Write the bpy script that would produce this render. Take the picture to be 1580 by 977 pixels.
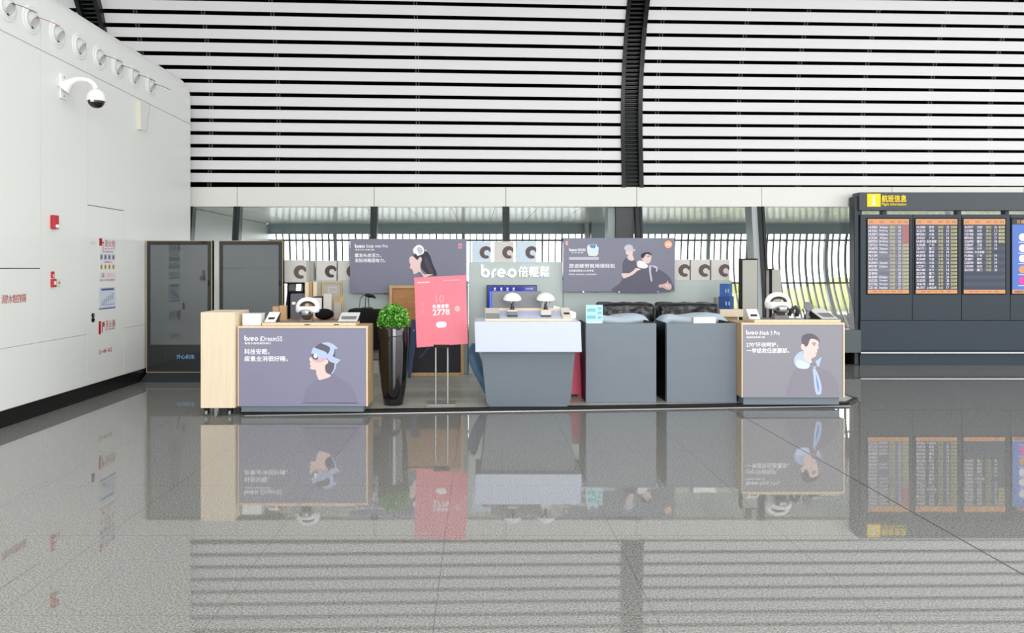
import bpy, bmesh, math, random
from mathutils import Vector, Matrix
random.seed(7)
for o in list(bpy.data.objects):
    bpy.data.objects.remove(o)
SC = bpy.context.scene
COL = SC.collection

# ------------------------------------------------------------------ camera, sky, exposure
FPX, CX, CY, EYE = 1140.0, 740.0, 414.0, 1.55
cam = bpy.data.cameras.new('camera')
cam.sensor_width = 36.0
cam.lens = 36.0 * FPX / 1580.0
cam.shift_x = (790.0 - CX) / 1580.0
cam.shift_y = (CY - 488.5) / 1580.0
cam.clip_start = 0.05
cam.clip_end = 400
camo = bpy.data.objects.new('camera', cam)
camo.location = (0, 0, EYE)
camo.rotation_euler = (math.pi / 2, 0, 0)
COL.objects.link(camo)
SC.camera = camo

SC.view_settings.view_transform = 'Standard'
SC.view_settings.look = 'None'
SC.view_settings.exposure = 0.1
SC.view_settings.gamma = 1.0
SC.view_settings.use_curve_mapping = False

W = bpy.data.worlds.new('overcast_sky')
SC.world = W
W.use_nodes = True
nt = W.node_tree
bg = nt.nodes['Background']
SKY = 4.6                      # outdoors beyond the louvred wall and overhead
HALL = 0.56                    # the rest of the hall, behind the camera
tc = nt.nodes.new('ShaderNodeTexCoord')
sep = nt.nodes.new('ShaderNodeSeparateXYZ')
nt.links.new(tc.outputs['Generated'], sep.inputs[0])


def step(out, a, b):
    m = nt.nodes.new('ShaderNodeMapRange')
    m.interpolation_type = 'SMOOTHSTEP'
    m.inputs['From Min'].default_value, m.inputs['From Max'].default_value = a, b
    nt.links.new(out, m.inputs['Value'])
    return m.outputs['Result']


up, fwd = step(sep.outputs['Z'], 0.15, 0.75), step(sep.outputs['Y'], -0.05, 0.35)
mxv = nt.nodes.new('ShaderNodeMath')
mxv.operation = 'MAXIMUM'
upm = nt.nodes.new('ShaderNodeMath')
upm.operation = 'MULTIPLY'
upm.inputs[1].default_value = 0.16
nt.links.new(up, upm.inputs[0])
nt.links.new(upm.outputs[0], mxv.inputs[0])
nt.links.new(fwd, mxv.inputs[1])
lvl = nt.nodes.new('ShaderNodeMapRange')
lvl.inputs['To Min'].default_value, lvl.inputs['To Max'].default_value = HALL, SKY
nt.links.new(mxv.outputs[0], lvl.inputs['Value'])
nt.links.new(lvl.outputs['Result'], bg.inputs['Strength'])
bg.inputs['Color'].default_value = (0.98, 0.99, 1.0, 1)


def area(name, loc, rot, sx, sy, power, color=(1, 1, 1)):
    l = bpy.data.lights.new(name, 'AREA')
    l.shape = 'RECTANGLE'
    l.size, l.size_y, l.energy, l.color = sx, sy, power, color
    o = bpy.data.objects.new(name, l)
    o.location, o.rotation_euler = loc, rot
    COL.objects.link(o)
    return o


area('hall_skylight', (0.5, 1.0, 11.0), (0, 0, 0), 12, 6, 260)
# the hall's glazed front behind the photographer: two tall window bays
area('window_bay_left', (2.4, -7.0, 3.4), (math.radians(90), 0, 0), 6.0, 6.0, 900)
area('window_bay_right', (12.5, -7.0, 3.4), (math.radians(90), 0, math.radians(22)), 11.0, 6.0, 560)
area('window_bay_side', (17.0, 1.5, 3.6), (math.radians(90), 0, math.radians(90)), 12.0, 6.5, 620)  # unseen fill lamp added at the right to brighten the left wall


def X(px, d):
    return (px - CX) * d / FPX


def Z(py, d):
    return EYE - (py - CY) * d / FPX


# ------------------------------------------------------------------ materials
def lin(c):
    return c / 12.92 if c <= 0.04045 else ((c + 0.055) / 1.055) ** 2.4


def rgb(r, g, b):
    return (lin(r / 255), lin(g / 255), lin(b / 255), 1)


MATS = {}


def mat(name, color, rough=0.5, spec=0.5, metal=0.0, emit=None, estr=0.0, noise=0.0, nscale=8.0, coat=0.0, ior=1.45, stretch=(1, 1, 1)):
    if name in MATS:
        return MATS[name]
    m = bpy.data.materials.new(name)
    m.use_nodes = True
    t = m.node_tree
    b = t.nodes['Principled BSDF']
    b.inputs['Base Color'].default_value = color
    b.inputs['Roughness'].default_value = rough
    b.inputs['Specular IOR Level'].default_value = spec
    b.inputs['Metallic'].default_value = metal
    b.inputs['IOR'].default_value = ior
    b.inputs['Coat Weight'].default_value = coat
    b.inputs['Coat Roughness'].default_value = 0.05
    if emit is not None:
        b.inputs['Emission Color'].default_value = emit
        b.inputs['Emission Strength'].default_value = estr
    if noise > 0:
        c = t.nodes.new('ShaderNodeTexCoord')
        mp = t.nodes.new('ShaderNodeMapping')
        mp.inputs['Scale'].default_value = stretch
        n = t.nodes.new('ShaderNodeTexNoise')
        n.inputs['Scale'].default_value = nscale
        n.inputs['Detail'].default_value = 5
        mx = t.nodes.new('ShaderNodeMix')
        mx.data_type = 'RGBA'
        k0, k1 = 1 - noise, 1 + noise
        mx.inputs['A'].default_value = tuple(v * k0 for v in color[:3]) + (1,)
        mx.inputs['B'].default_value = tuple(min(1, v * k1) for v in color[:3]) + (1,)
        t.links.new(c.outputs['Object'], mp.inputs[0])
        t.links.new(mp.outputs[0], n.inputs['Vector'])
        t.links.new(n.outputs['Fac'], mx.inputs['Factor'])
        t.links.new(mx.outputs['Result'], b.inputs['Base Color'])
    MATS[name] = m
    return m


def granite():
    m = bpy.data.materials.new('polished_granite')
    m.use_nodes = True
    t = m.node_tree
    N, L = t.nodes, t.links
    b = N['Principled BSDF']
    c = N.new('ShaderNodeTexCoord')
    n1 = N.new('ShaderNodeTexNoise'); n1.inputs['Scale'].default_value = 95; n1.inputs['Detail'].default_value = 8; n1.inputs['Roughness'].default_value = 0.8
    r1 = N.new('ShaderNodeValToRGB')
    e = r1.color_ramp.elements
    e[0].position = 0.40; e[0].color = rgb(82, 82, 79)
    e[1].position = 0.60; e[1].color = rgb(170, 170, 165)
    L.new(c.outputs['Object'], n1.inputs['Vector']); L.new(n1.outputs['Fac'], r1.inputs[0])
    v = N.new('ShaderNodeTexVoronoi'); v.inputs['Scale'].default_value = 46; v.inputs['Randomness'].default_value = 1.0
    n2 = N.new('ShaderNodeTexNoise'); n2.inputs['Scale'].default_value = 25
    L.new(c.outputs['Object'], v.inputs['Vector']); L.new(c.outputs['Object'], n2.inputs['Vector'])
    r2 = N.new('ShaderNodeValToRGB')
    e = r2.color_ramp.elements
    e[0].position = 0.12; e[0].color = (0.22, 0.22, 0.22, 1)
    e[1].position = 0.20; e[1].color = (1, 1, 1, 1)
    L.new(v.outputs['Distance'], r2.inputs[0])
    r3 = N.new('ShaderNodeValToRGB')
    e = r3.color_ramp.elements
    e[0].position = 0.47; e[0].color = (0, 0, 0, 1)
    e[1].position = 0.60; e[1].color = (0.8, 0.8, 0.8, 1)
    L.new(n2.outputs['Fac'], r3.inputs[0])
    mu = N.new('ShaderNodeMix'); mu.data_type = 'RGBA'; mu.blend_type = 'MULTIPLY'
    L.new(r3.outputs[0], mu.inputs['Factor'])
    L.new(r1.outputs[0], mu.inputs['A']); L.new(r2.outputs[0], mu.inputs['B'])
    # joints of the large slabs, 0.98 m apart both ways
    sp = N.new('ShaderNodeSeparateXYZ'); L.new(c.outputs['Object'], sp.inputs[0])

    def joint(out, off, half, period=0.983):
        a = N.new('ShaderNodeMath'); a.operation = 'SUBTRACT'; a.inputs[1].default_value = off
        L.new(out, a.inputs[0])
        w = N.new('ShaderNodeMath'); w.operation = 'WRAP'; w.inputs[1].default_value = -period / 2; w.inputs[2].default_value = period / 2
        L.new(a.outputs[0], w.inputs[0])
        ab = N.new('ShaderNodeMath'); ab.operation = 'ABSOLUTE'; L.new(w.outputs[0], ab.inputs[0])
        lt = N.new('ShaderNodeMath'); lt.operation = 'LESS_THAN'; lt.inputs[1].default_value = half
        L.new(ab.outputs[0], lt.inputs[0])
        return lt.outputs[0]
    jx = joint(sp.outputs['X'], 2.75, 0.0018)
    jd = joint(sp.outputs['X'], 2.75, 0.0055, 60.0)
    jy = joint(sp.outputs['Y'], 0.35, 0.0018)
    mx = N.new('ShaderNodeMath'); mx.operation = 'MAXIMUM'; L.new(jx, mx.inputs[0]); L.new(jy, mx.inputs[1])
    sc = N.new('ShaderNodeMath'); sc.operation = 'MULTIPLY'; sc.inputs[1].default_value = 0.55; L.new(mx.outputs[0], sc.inputs[0])
    mm = N.new('ShaderNodeMath'); mm.operation = 'MAXIMUM'; L.new(sc.outputs[0], mm.inputs[0]); L.new(jd, mm.inputs[1])
    fin = N.new('ShaderNodeMix'); fin.data_type = 'RGBA'
    L.new(mm.outputs[0], fin.inputs['Factor']); L.new(mu.outputs['Result'], fin.inputs['A']); fin.inputs['B'].default_value = rgb(30, 30, 30)
    L.new(fin.outputs['Result'], b.inputs['Base Color'])
    ro = N.new('ShaderNodeMath'); ro.operation = 'MULTIPLY_ADD'; ro.inputs[1].default_value = 0.2; ro.inputs[2].default_value = 0.022
    L.new(mm.outputs[0], ro.inputs[0])
    L.new(ro.outputs[0], b.inputs['Roughness'])
    b.inputs['IOR'].default_value = 1.8
    return m


def wood(name, base, dark, scale=(28, 28, 1.2), rough=0.45):
    m = bpy.data.materials.new(name)
    m.use_nodes = True
    t = m.node_tree
    N, L = t.nodes, t.links
    b = N['Principled BSDF']
    c = N.new('ShaderNodeTexCoord')
    mp = N.new('ShaderNodeMapping'); mp.inputs['Scale'].default_value = scale
    n = N.new('ShaderNodeTexNoise'); n.inputs['Scale'].default_value = 2.2; n.inputs['Detail'].default_value = 6; n.inputs['Distortion'].default_value = 0.6
    r = N.new('ShaderNodeValToRGB')
    r.color_ramp.elements[0].position = 0.3; r.color_ramp.elements[0].color = dark
    r.color_ramp.elements[1].position = 0.65; r.color_ramp.elements[1].color = base
    L.new(c.outputs['Object'], mp.inputs[0]); L.new(mp.outputs[0], n.inputs['Vector']); L.new(n.outputs['Fac'], r.inputs[0]); L.new(r.outputs[0], b.inputs['Base Color'])
    b.inputs['Roughness'].default_value = rough
    return m


def planks(name):
    m = bpy.data.materials.new(name)
    m.use_nodes = True
    t = m.node_tree
    N, L = t.nodes, t.links
    b = N['Principled BSDF']
    c = N.new('ShaderNodeTexCoord')
    br = N.new('ShaderNodeTexBrick')
    br.inputs['Scale'].default_value = 1.0
    br.inputs['Brick Width'].default_value = 1.2
    br.inputs['Row Height'].default_value = 0.16
    br.inputs['Mortar Size'].default_value = 0.003
    br.inputs['Color1'].default_value = rgb(176, 175, 166)
    br.inputs['Color2'].default_value = rgb(156, 155, 146)
    br.inputs['Mortar'].default_value = rgb(95, 94, 88)
    mp = N.new('ShaderNodeMapping'); mp.inputs['Scale'].default_value = (1.5, 40, 1)
    n = N.new('ShaderNodeTexNoise'); n.inputs['Scale'].default_value = 2; n.inputs['Detail'].default_value = 5
    mx = N.new('ShaderNodeMix'); mx.data_type = 'RGBA'; mx.blend_type = 'OVERLAY'; mx.inputs['Factor'].default_value = 0.45
    L.new(c.outputs['Object'], br.inputs['Vector']); L.new(c.outputs['Object'], mp.inputs[0]); L.new(mp.outputs[0], n.inputs['Vector'])
    L.new(br.outputs['Color'], mx.inputs['A']); L.new(n.outputs['Color'], mx.inputs['B']); L.new(mx.outputs['Result'], b.inputs['Base Color'])
    b.inputs['Roughness'].default_value = 0.35
    return m


def thin_glass(name, tint, refl=1.0, rough=0.0):
    m = bpy.data.materials.new(name)
    m.use_nodes = True
    t = m.node_tree
    N, L = t.nodes, t.links
    N.remove(N['Principled BSDF'])
    out = N['Material Output']
    tr = N.new('ShaderNodeBsdfTransparent'); tr.inputs[0].default_value = tint
    gl = N.new('ShaderNodeBsdfGlossy'); gl.inputs['Roughness'].default_value = rough; gl.inputs[0].default_value = (refl, refl, refl, 1)
    fr = N.new('ShaderNodeFresnel'); fr.inputs[0].default_value = 1.5
    mx = N.new('ShaderNodeMixShader')
    L.new(fr.outputs[0], mx.inputs[0]); L.new(tr.outputs[0], mx.inputs[1]); L.new(gl.outputs[0], mx.inputs[2]); L.new(mx.outputs[0], out.inputs['Surface'])
    return m


GRANITE = granite()
WOOD = wood('pale_oak_laminate', rgb(243, 226, 198), rgb(235, 215, 184))
WOODE = wood('pale_oak_edge', rgb(243, 218, 184), rgb(232, 204, 166))
WOODM = wood('mid_oak_frame', rgb(205, 172, 128), rgb(176, 140, 96))
BROWN = wood('brown_board', rgb(182, 130, 78), rgb(158, 108, 60), (3, 3, 8))
CARD = mat('cardboard', rgb(196, 158, 118), 0.8, 0.2, noise=0.08)
DECK = planks('grey_plank_laminate')
WHITE = mat('white_wall_panel', rgb(236, 238, 234), 0.32, 0.4)
WHITEG = mat('white_glossy_panel', rgb(246, 244, 230), 0.2, 0.5, ior=2.0)
SLAT = mat('white_slat_enamel', rgb(232, 232, 232), 0.45, 0.3)
BAND = mat('white_fascia_panel', rgb(234, 235, 229), 0.4, 0.3)
SEAM = mat('seam_filler', rgb(236, 238, 236), 0.7, 0.2)
SEAMD = mat('dark_gap', rgb(45, 46, 46), 0.8, 0.1)
BLACK = mat('black_paint', rgb(14, 15, 15), 0.5, 0.3)
BLACKD = mat('void_black', rgb(6, 6, 6), 0.9, 0.05)
STEELD = mat('black_steel', rgb(20, 22, 23), 0.35, 0.5)
STEELM = mat('dark_steel_rung', rgb(48, 52, 52), 0.4, 0.5)
PURL = mat('grey_bracket', rgb(92, 92, 92), 0.5, 0.3)
SKIRT = mat('black_skirting', rgb(22, 23, 22), 0.25, 0.5)
MULL = mat('dark_mullion', rgb(36, 40, 42), 0.3, 0.5)
FIN = mat('pale_fin', rgb(176, 182, 182), 0.4, 0.4)
TEAL = mat('grey_teal_beam', rgb(150, 172, 176), 0.4, 0.4)
LOUV = mat('louvre_steel', rgb(112, 120, 122), 0.5, 0.3)
LCOL = mat('louvre_column', rgb(172, 180, 182), 0.4, 0.4)
SILLM = mat('grey_sill', rgb(92, 100, 102), 0.4, 0.4)
CHROME = mat('chrome', rgb(215, 216, 218), 0.12, 0.5, metal=1.0)
SILVER = mat('brushed_silver', rgb(175, 176, 176), 0.35, 0.5, metal=0.7)
GREYP = mat('slate_grey_laminate', rgb(117, 127, 136), 0.42, 0.5, noise=0.07, nscale=3.0, stretch=(1, 1, 5))
NAVYG = mat('board_slate', rgb(54, 65, 74), 0.4, 0.35, noise=0.04)
NAVYH = mat('board_header_slate', rgb(74, 80, 86), 0.4, 0.4)
NAVYD = mat('board_dark', rgb(40, 46, 52), 0.4, 0.5)
POST1 = mat('poster_violet_grey', rgb(142, 141, 164), 0.4, 0.4, noise=0.06, nscale=1.6)
POST2 = mat('poster_warm_grey', rgb(150, 148, 157), 0.4, 0.4, noise=0.03, nscale=1.6)
POST3 = mat('poster_slate', rgb(126, 128, 146), 0.4, 0.4, noise=0.04, nscale=2)
PEDGE = mat('poster_edge', rgb(82, 80, 92), 0.5, 0.3)
LITW = mat('lit_white_letter', rgb(250, 250, 250), 0.5, 0.2, emit=(1, 1, 1, 1), estr=0.25)
INKW = mat('white_ink', rgb(250, 250, 252), 0.6, 0.1)
INKG = mat('pale_grey_ink', rgb(206, 204, 216), 0.6, 0.1)
INKR = mat('red_ink', rgb(178, 40, 48), 0.6, 0.1)
INKP = mat('pale_pink_ink', rgb(250, 200, 200), 0.6, 0.1)
INKPP = mat('pink_seal_ink', rgb(240, 176, 184), 0.6, 0.1)
INKBL = mat('pale_blue_ink', rgb(190, 205, 236), 0.6, 0.1)
INKB = mat('blue_ink', rgb(120, 150, 205), 0.6, 0.1)
INKD = mat('dark_ink', rgb(112, 108, 118), 0.6, 0.1)
INKDD = mat('darker_ink', rgb(74, 72, 82), 0.6, 0.1)
INKT = mat('clothes_ink', rgb(132, 129, 146), 0.6, 0.1)
SKIN = mat('printed_skin', rgb(240, 212, 206), 0.6, 0.1)
SKINS = mat('printed_skin_warm', rgb(222, 186, 182), 0.6, 0.1)
INKO = mat('printed_orange', rgb(244, 190, 160), 0.6, 0.1)
PLASW = mat('white_plastic', rgb(246, 246, 246), 0.25, 0.5)
PLASG = mat('grey_plastic', rgb(120, 122, 126), 0.4, 0.5)
PLASB = mat('beige_plastic', rgb(214, 206, 194), 0.4, 0.4)
DARKP = mat('dark_plastic', rgb(48, 46, 48), 0.35, 0.5)
BRNP = mat('brown_pad', rgb(80, 62, 56), 0.7, 0.2)
SMOKE = mat('smoked_dome', rgb(28, 28, 30), 0.08, 0.6)
NOZW = mat('nozzle_white', rgb(236, 237, 235), 0.3, 0.5)
NOZG = mat('nozzle_grey', rgb(206, 207, 205), 0.4, 0.4)
REDP = mat('alarm_red', rgb(192, 44, 58), 0.4, 0.4)
REDS = mat('coral_sign', rgb(238, 132, 146), 0.55, 0.3, noise=0.09, nscale=3.5, stretch=(6, 1, 1))
REDA = mat('red_floor_sign', rgb(226, 84, 110), 0.5, 0.4)
TOPW = mat('pale_blue_white_panel', rgb(205, 213, 236), 0.3, 0.4)
BACKW = mat('pale_sage_panel', rgb(188, 200, 197), 0.35, 0.3)
VASE = mat('black_glazed_vase', rgb(5, 5, 6), 0.05, 0.5, ior=1.7)
LEAF = mat('bright_green_leaf', rgb(70, 150, 40), 0.5, 0.3, noise=0.35, nscale=14)
LEAFL = mat('lime_leaf', rgb(140, 200, 96), 0.45, 0.4)
LEAFD = mat('deep_green_core', rgb(36, 84, 22), 0.7, 0.2)
SOIL = mat('dark_moss', rgb(40, 60, 26), 0.9, 0.1)
LEATH = mat('black_leather', rgb(18, 18, 20), 0.3, 0.5)
CLOTHB = mat('black_cloth', rgb(22, 21, 23), 0.85, 0.2)
COVER = mat('pale_blue_cover', rgb(190, 205, 216), 0.6, 0.3)
BLUEB = mat('blue_carton', rgb(62, 104, 168), 0.45, 0.4)
BLUED = mat('deep_blue_carton', rgb(48, 84, 142), 0.45, 0.4)
NAVYB = mat('navy_board', rgb(58, 72, 102), 0.5, 0.3)
NAVYK = mat('near_black_poster', rgb(30, 28, 36), 0.45, 0.4)
GREIGE = mat('greige_panel', rgb(178, 177, 168), 0.6, 0.3)
GREIG2 = mat('greige_carton', rgb(214, 212, 206), 0.55, 0.3)
BLUEC = mat('pale_blue_carton', rgb(206, 224, 236), 0.55, 0.3)
PILLOW = mat('printed_pillow_brown', rgb(112, 98, 96), 0.7, 0.1)
PILLOWD = mat('printed_pillow_dark', rgb(86, 82, 84), 0.7, 0.1)
GREYC = mat('violet_grey_carton', rgb(104, 104, 114), 0.6, 0.3)
SCREEN = mat('kiosk_screen_glass', rgb(64, 72, 75), 0.03, 0.5, ior=1.9)
KBLACK = mat('kiosk_black_border', rgb(20, 24, 26), 0.06, 0.5, ior=1.5)
BRASS = mat('brass_edge', rgb(176, 152, 116), 0.35, 0.5)
TEXTB = mat('kiosk_blue_text', rgb(90, 130, 165), 0.5, 0.2, emit=rgb(90, 140, 185), estr=0.4)
NAVYS = mat('screen_navy', rgb(10, 14, 26), 0.15, 0.4, emit=rgb(52, 64, 88), estr=0.7)
ROWA = mat('screen_row_stripe', rgb(10, 14, 26), 0.15, 0.4, emit=rgb(70, 82, 104), estr=0.7)
SCRH = mat('screen_haze_row', rgb(10, 14, 26), 0.15, 0.4, emit=rgb(118, 122, 138), estr=0.8)
SCRH2 = mat('screen_haze_row2', rgb(10, 14, 26), 0.15, 0.4, emit=rgb(132, 134, 148), estr=0.8)
SCRO = mat('screen_orange', rgb(40, 26, 16), 0.3, 0.3, emit=rgb(244, 176, 122), estr=0.85)
SCRW = mat('screen_white', rgb(40, 40, 40), 0.3, 0.3, emit=rgb(244, 236, 244), estr=1.0)
SCRY = mat('screen_yellow', rgb(40, 40, 20), 0.3, 0.3, emit=rgb(232, 222, 150), estr=0.95)
SCRR = mat('screen_rose', rgb(40, 20, 20), 0.3, 0.3, emit=rgb(190, 128, 132), estr=0.8)
SCRB = mat('screen_blue', rgb(10, 20, 60), 0.2, 0.4, emit=rgb(88, 128, 210), estr=0.9)
SCRM = mat('screen_magenta', rgb(60, 10, 40), 0.2, 0.4, emit=rgb(236, 60, 170), estr=1.0)
SIGNY = mat('sign_yellow', rgb(250, 214, 30), 0.4, 0.3, emit=rgb(255, 206, 10), estr=0.2)
TVB = mat('tv_royal_blue', rgb(14, 20, 90), 0.15, 0.4, emit=rgb(30, 48, 160), estr=0.8)
TVL = mat('tv_light_blue', rgb(40, 60, 140), 0.15, 0.4, emit=rgb(90, 130, 230), estr=0.9)
CYANP = mat('cyan_leaflet', rgb(188, 226, 228), 0.4, 0.3)
CYAND = mat('cyan_leaflet_print', rgb(120, 196, 206), 0.4, 0.3)
GLASS = thin_glass('window_glass', (0.93, 0.965, 0.96, 1))
GLASSO = thin_glass('outer_glass', (0.97, 0.99, 0.98, 1))
ACRYL = thin_glass('clear_acrylic', (0.82, 0.86, 0.88, 1))
HEDGE = mat('sunlit_hedge', rgb(226, 226, 150), 0.8, 0.1, noise=0.3, nscale=1.2)
PAVE = mat('pale_paving', rgb(240, 241, 239), 0.8, 0.2)
BEIGE = mat('cream_board', rgb(228, 222, 206), 0.6, 0.2)


# ------------------------------------------------------------------ mesh builder
class MB:
    def __init__(s):
        s.v, s.f, s.m, s.mats = [], [], [], []

    def mi(s, m):
        if m not in s.mats:
            s.mats.append(m)
        return s.mats.index(m)

    def add(s, verts, faces, m):
        k = len(s.v)
        i = s.mi(m)
        s.v += [tuple(p) for p in verts]
        for f in faces:
            s.f.append([a + k for a in f])
            s.m.append(i)
        return s

    def hexa(s, p, m):
        return s.add(p, [(0, 3, 2, 1), (4, 5, 6, 7), (0, 1, 5, 4), (1, 2, 6, 5), (2, 3, 7, 6), (3, 0, 4, 7)], m)

    def box(s, x0, x1, y0, y1, z0, z1, m):
        return s.hexa([(x0, y0, z0), (x1, y0, z0), (x1, y1, z0), (x0, y1, z0), (x0, y0, z1), (x1, y0, z1), (x1, y1, z1), (x0, y1, z1)], m)

    def rbox(s, c, size, rot, m):
        """box of SIZE centred at C turned by Euler ROT"""
        R = Matrix.Rotation(rot[2], 4, 'Z') @ Matrix.Rotation(rot[1], 4, 'Y') @ Matrix.Rotation(rot[0], 4, 'X')
        hx, hy, hz = size[0] / 2, size[1] / 2, size[2] / 2
        pts = [(-hx, -hy, -hz), (hx, -hy, -hz), (hx, hy, -hz), (-hx, hy, -hz), (-hx, -hy, hz), (hx, -hy, hz), (hx, hy, hz), (-hx, hy, hz)]
        return s.hexa([R @ Vector(p) + Vector(c) for p in pts], m)

    def prism(s, pts, vec, m):
        """closed polygon PTS (3-D) pushed along VEC"""
        n = len(pts)
        a = [Vector(p) for p in pts]
        b = [p + Vector(vec) for p in a]
        fs = [list(range(n)), list(range(2 * n - 1, n - 1, -1))]
        fs += [(i, i + n, (i + 1) % n + n, (i + 1) % n) for i in range(n)]
        return s.add(a + b, fs, m)

    def flat(s, pts, m):
        return s.add(pts, [list(range(len(pts)))], m)

    def cyl(s, p0, p1, r0, r1, m, n=16, caps=True):
        p0, p1 = Vector(p0), Vector(p1)
        d = (p1 - p0).normalized()
        u = d.orthogonal().normalized()
        w = d.cross(u)
        vs = []
        for p, r in ((p0, r0), (p1, r1)):
            for i in range(n):
                a = 2 * math.pi * i / n
                vs.append(p + (u * math.cos(a) + w * math.sin(a)) * r)
        fs = [(i, (i + 1) % n, (i + 1) % n + n, i + n) for i in range(n)]
        if caps:
            fs += [list(range(n - 1, -1, -1)), list(range(n, 2 * n))]
        return s.add(vs, fs, m)

    def tube(s, path, r, m, n=10, flat=1.0, up=None):
        P = [Vector(p) for p in path]
        rs = r if isinstance(r, (list, tuple)) else [r] * len(P)
        vs, fs = [], []
        u = None
        for i, p in enumerate(P):
            d = (P[min(i + 1, len(P) - 1)] - P[max(i - 1, 0)]).normalized()
            if u is None:
                u = (Vector(up) if up else d.orthogonal())
            u = (u - d * u.dot(d)).normalized()
            w = d.cross(u)
            for k in range(n):
                a = 2 * math.pi * k / n
                vs.append(p + (u * math.cos(a) + w * math.sin(a) * flat) * rs[i])
        for i in range(len(P) - 1):
            for k in range(n):
                fs.append((i * n + k, i * n + (k + 1) % n, (i + 1) * n + (k + 1) % n, (i + 1) * n + k))
        fs.append(list(range(n - 1, -1, -1)))
        fs.append(list(range((len(P) - 1) * n, len(P) * n)))
        return s.add(vs, fs, m)

    def lathe(s, prof, c, axis, m, n=32):
        """profile [(radius, along axis)] spun about AXIS through C"""
        c, ax = Vector(c), Vector(axis).normalized()
        u = ax.orthogonal().normalized()
        w = ax.cross(u)
        vs, fs = [], []
        for r, h in prof:
            for k in range(n):
                a = 2 * math.pi * k / n
                vs.append(c + ax * h + (u * math.cos(a) + w * math.sin(a)) * max(r, 1e-4))
        for i in range(len(prof) - 1):
            for k in range(n):
                fs.append((i * n + k, i * n + (k + 1) % n, (i + 1) * n + (k + 1) % n, (i + 1) * n + k))
        if prof[0][0] > 1e-3:
            fs.append(list(range(n - 1, -1, -1)))
        if prof[-1][0] > 1e-3:
            fs.append(list(range((len(prof) - 1) * n, len(prof) * n)))
        return s.add(vs, fs, m)

    def ball(s, c, rx, ry, rz, m, n=20, h=12, rot=0.0):
        vs, fs = [], []
        R = Matrix.Rotation(rot, 3, 'Z')
        for i in range(h + 1):
            t = math.pi * i / h
            for k in range(n):
                a = 2 * math.pi * k / n
                vs.append(R @ Vector((rx * math.sin(t) * math.cos(a), ry * math.sin(t) * math.sin(a), rz * math.cos(t))) + Vector(c))
        for i in range(h):
            for k in range(n):
                fs.append((i * n + k, (i + 1) * n + k, (i + 1) * n + (k + 1) % n, i * n + (k + 1) % n))
        return s.add(vs, fs, m)

    def text(s, body, o, u, v, w, h, m, bold=0.0, extrude=0.0, spacing=1.0):
        """BODY fitted into the rectangle with corner O, unit vectors U (right) and V (up), width W, height H"""
        cu = bpy.data.curves.new('t', 'FONT')
        cu.body = body
        cu.size = 1.0
        han = any(ord(ch) > 0x2E80 for ch in body)
        cu.offset = 0.0 if han else bold
        cu.resolution_u = 3
        cu.space_character = spacing
        ob = bpy.data.objects.new('t', cu)
        COL.objects.link(ob)
        dg = bpy.context.evaluated_depsgraph_get()
        me = bpy.data.meshes.new_from_object(ob.evaluated_get(dg))
        vs = [tuple(p.co) for p in me.vertices]
        fs = [list(p.vertices) for p in me.polygons]
        bpy.data.objects.remove(ob)
        bpy.data.curves.remove(cu)
        bpy.data.meshes.remove(me)
        if not vs:
            return s
        x0, x1 = min(p[0] for p in vs), max(p[0] for p in vs)
        y0, y1 = min(p[1] for p in vs), max(p[1] for p in vs)
        O, U, V = Vector(o), Vector(u), Vector(v)
        N = U.cross(V)
        out = [O + U * ((p[0] - x0) / max(x1 - x0, 1e-6) * w) + V * ((p[1] - y0) / max(y1 - y0, 1e-6) * h) for p in vs]
        if extrude:
            k = len(out)
            edges = {}
            for f in fs:
                for a, b in zip(f, f[1:] + f[:1]):
                    edges[(a, b)] = 1
            rim = [(a, b) for (a, b) in edges if (b, a) not in edges]
            fs = [f for f in fs] + [[a + k for a in reversed(f)] for f in fs] + [[b, a, a + k, b + k] for a, b in rim]
            out = [p + N * extrude for p in out] + out
        s.add(out, fs, m)
        if han and bold > 0.005:      # heavier strokes: the same glyphs printed again a hair to each side
            e = 0.022 * h
            for i, (du, dv) in enumerate(((e, 0), (-e, 0), (0, e), (0, -e))):
                s.add([p + U * du + V * dv + N * (0.00015 * (i + 1)) for p in out], fs, m)
        return s

    def tpx(s, body, x0, x1, y0, y1, d, m, bold=0.0, extrude=0.0, spacing=1.0):
        """lettering on a plane facing the hall at depth D"""
        return s.text(body, (X(x0, d), d, Z(y1, d)), (1, 0, 0), (0, 0, 1), X(x1, d) - X(x0, d), Z(y0, d) - Z(y1, d), m, bold, extrude, spacing)

    def stroke(s, pts, wd, d, m, closed=False, depth=0.0):
        """2-D stroke in the plane y = d"""
        n = len(pts)
        L, R = [], []
        for i in range(n):
            a = Vector(pts[(i - 1) % n] if closed or i > 0 else pts[i])
            b = Vector(pts[(i + 1) % n] if closed or i < n - 1 else pts[i])
            t = (b - a).normalized()
            q = Vector((-t.y, t.x)) * wd / 2
            p = Vector(pts[i])
            L.append(p + q)
            R.append(p - q)
        seg = n if closed else n - 1
        vs = [(p.x, d, p.y) for p in L] + [(p.x, d, p.y) for p in R]
        fs = [(i, i + n, (i + 1) % n + n, (i + 1) % n) for i in range(seg)]
        if depth:
            k = 2 * n
            vs += [(p[0], d + depth, p[2]) for p in vs]
            fs += [(f[3] + k, f[2] + k, f[1] + k, f[0] + k) for f in fs]
            fs += [((i + 1) % n, (i + 1) % n + k, i + k, i) for i in range(seg)] + [(i + n, i + n + k, (i + 1) % n + n + k, (i + 1) % n + n) for i in range(seg)]
        return s.add(vs, fs, m)

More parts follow.
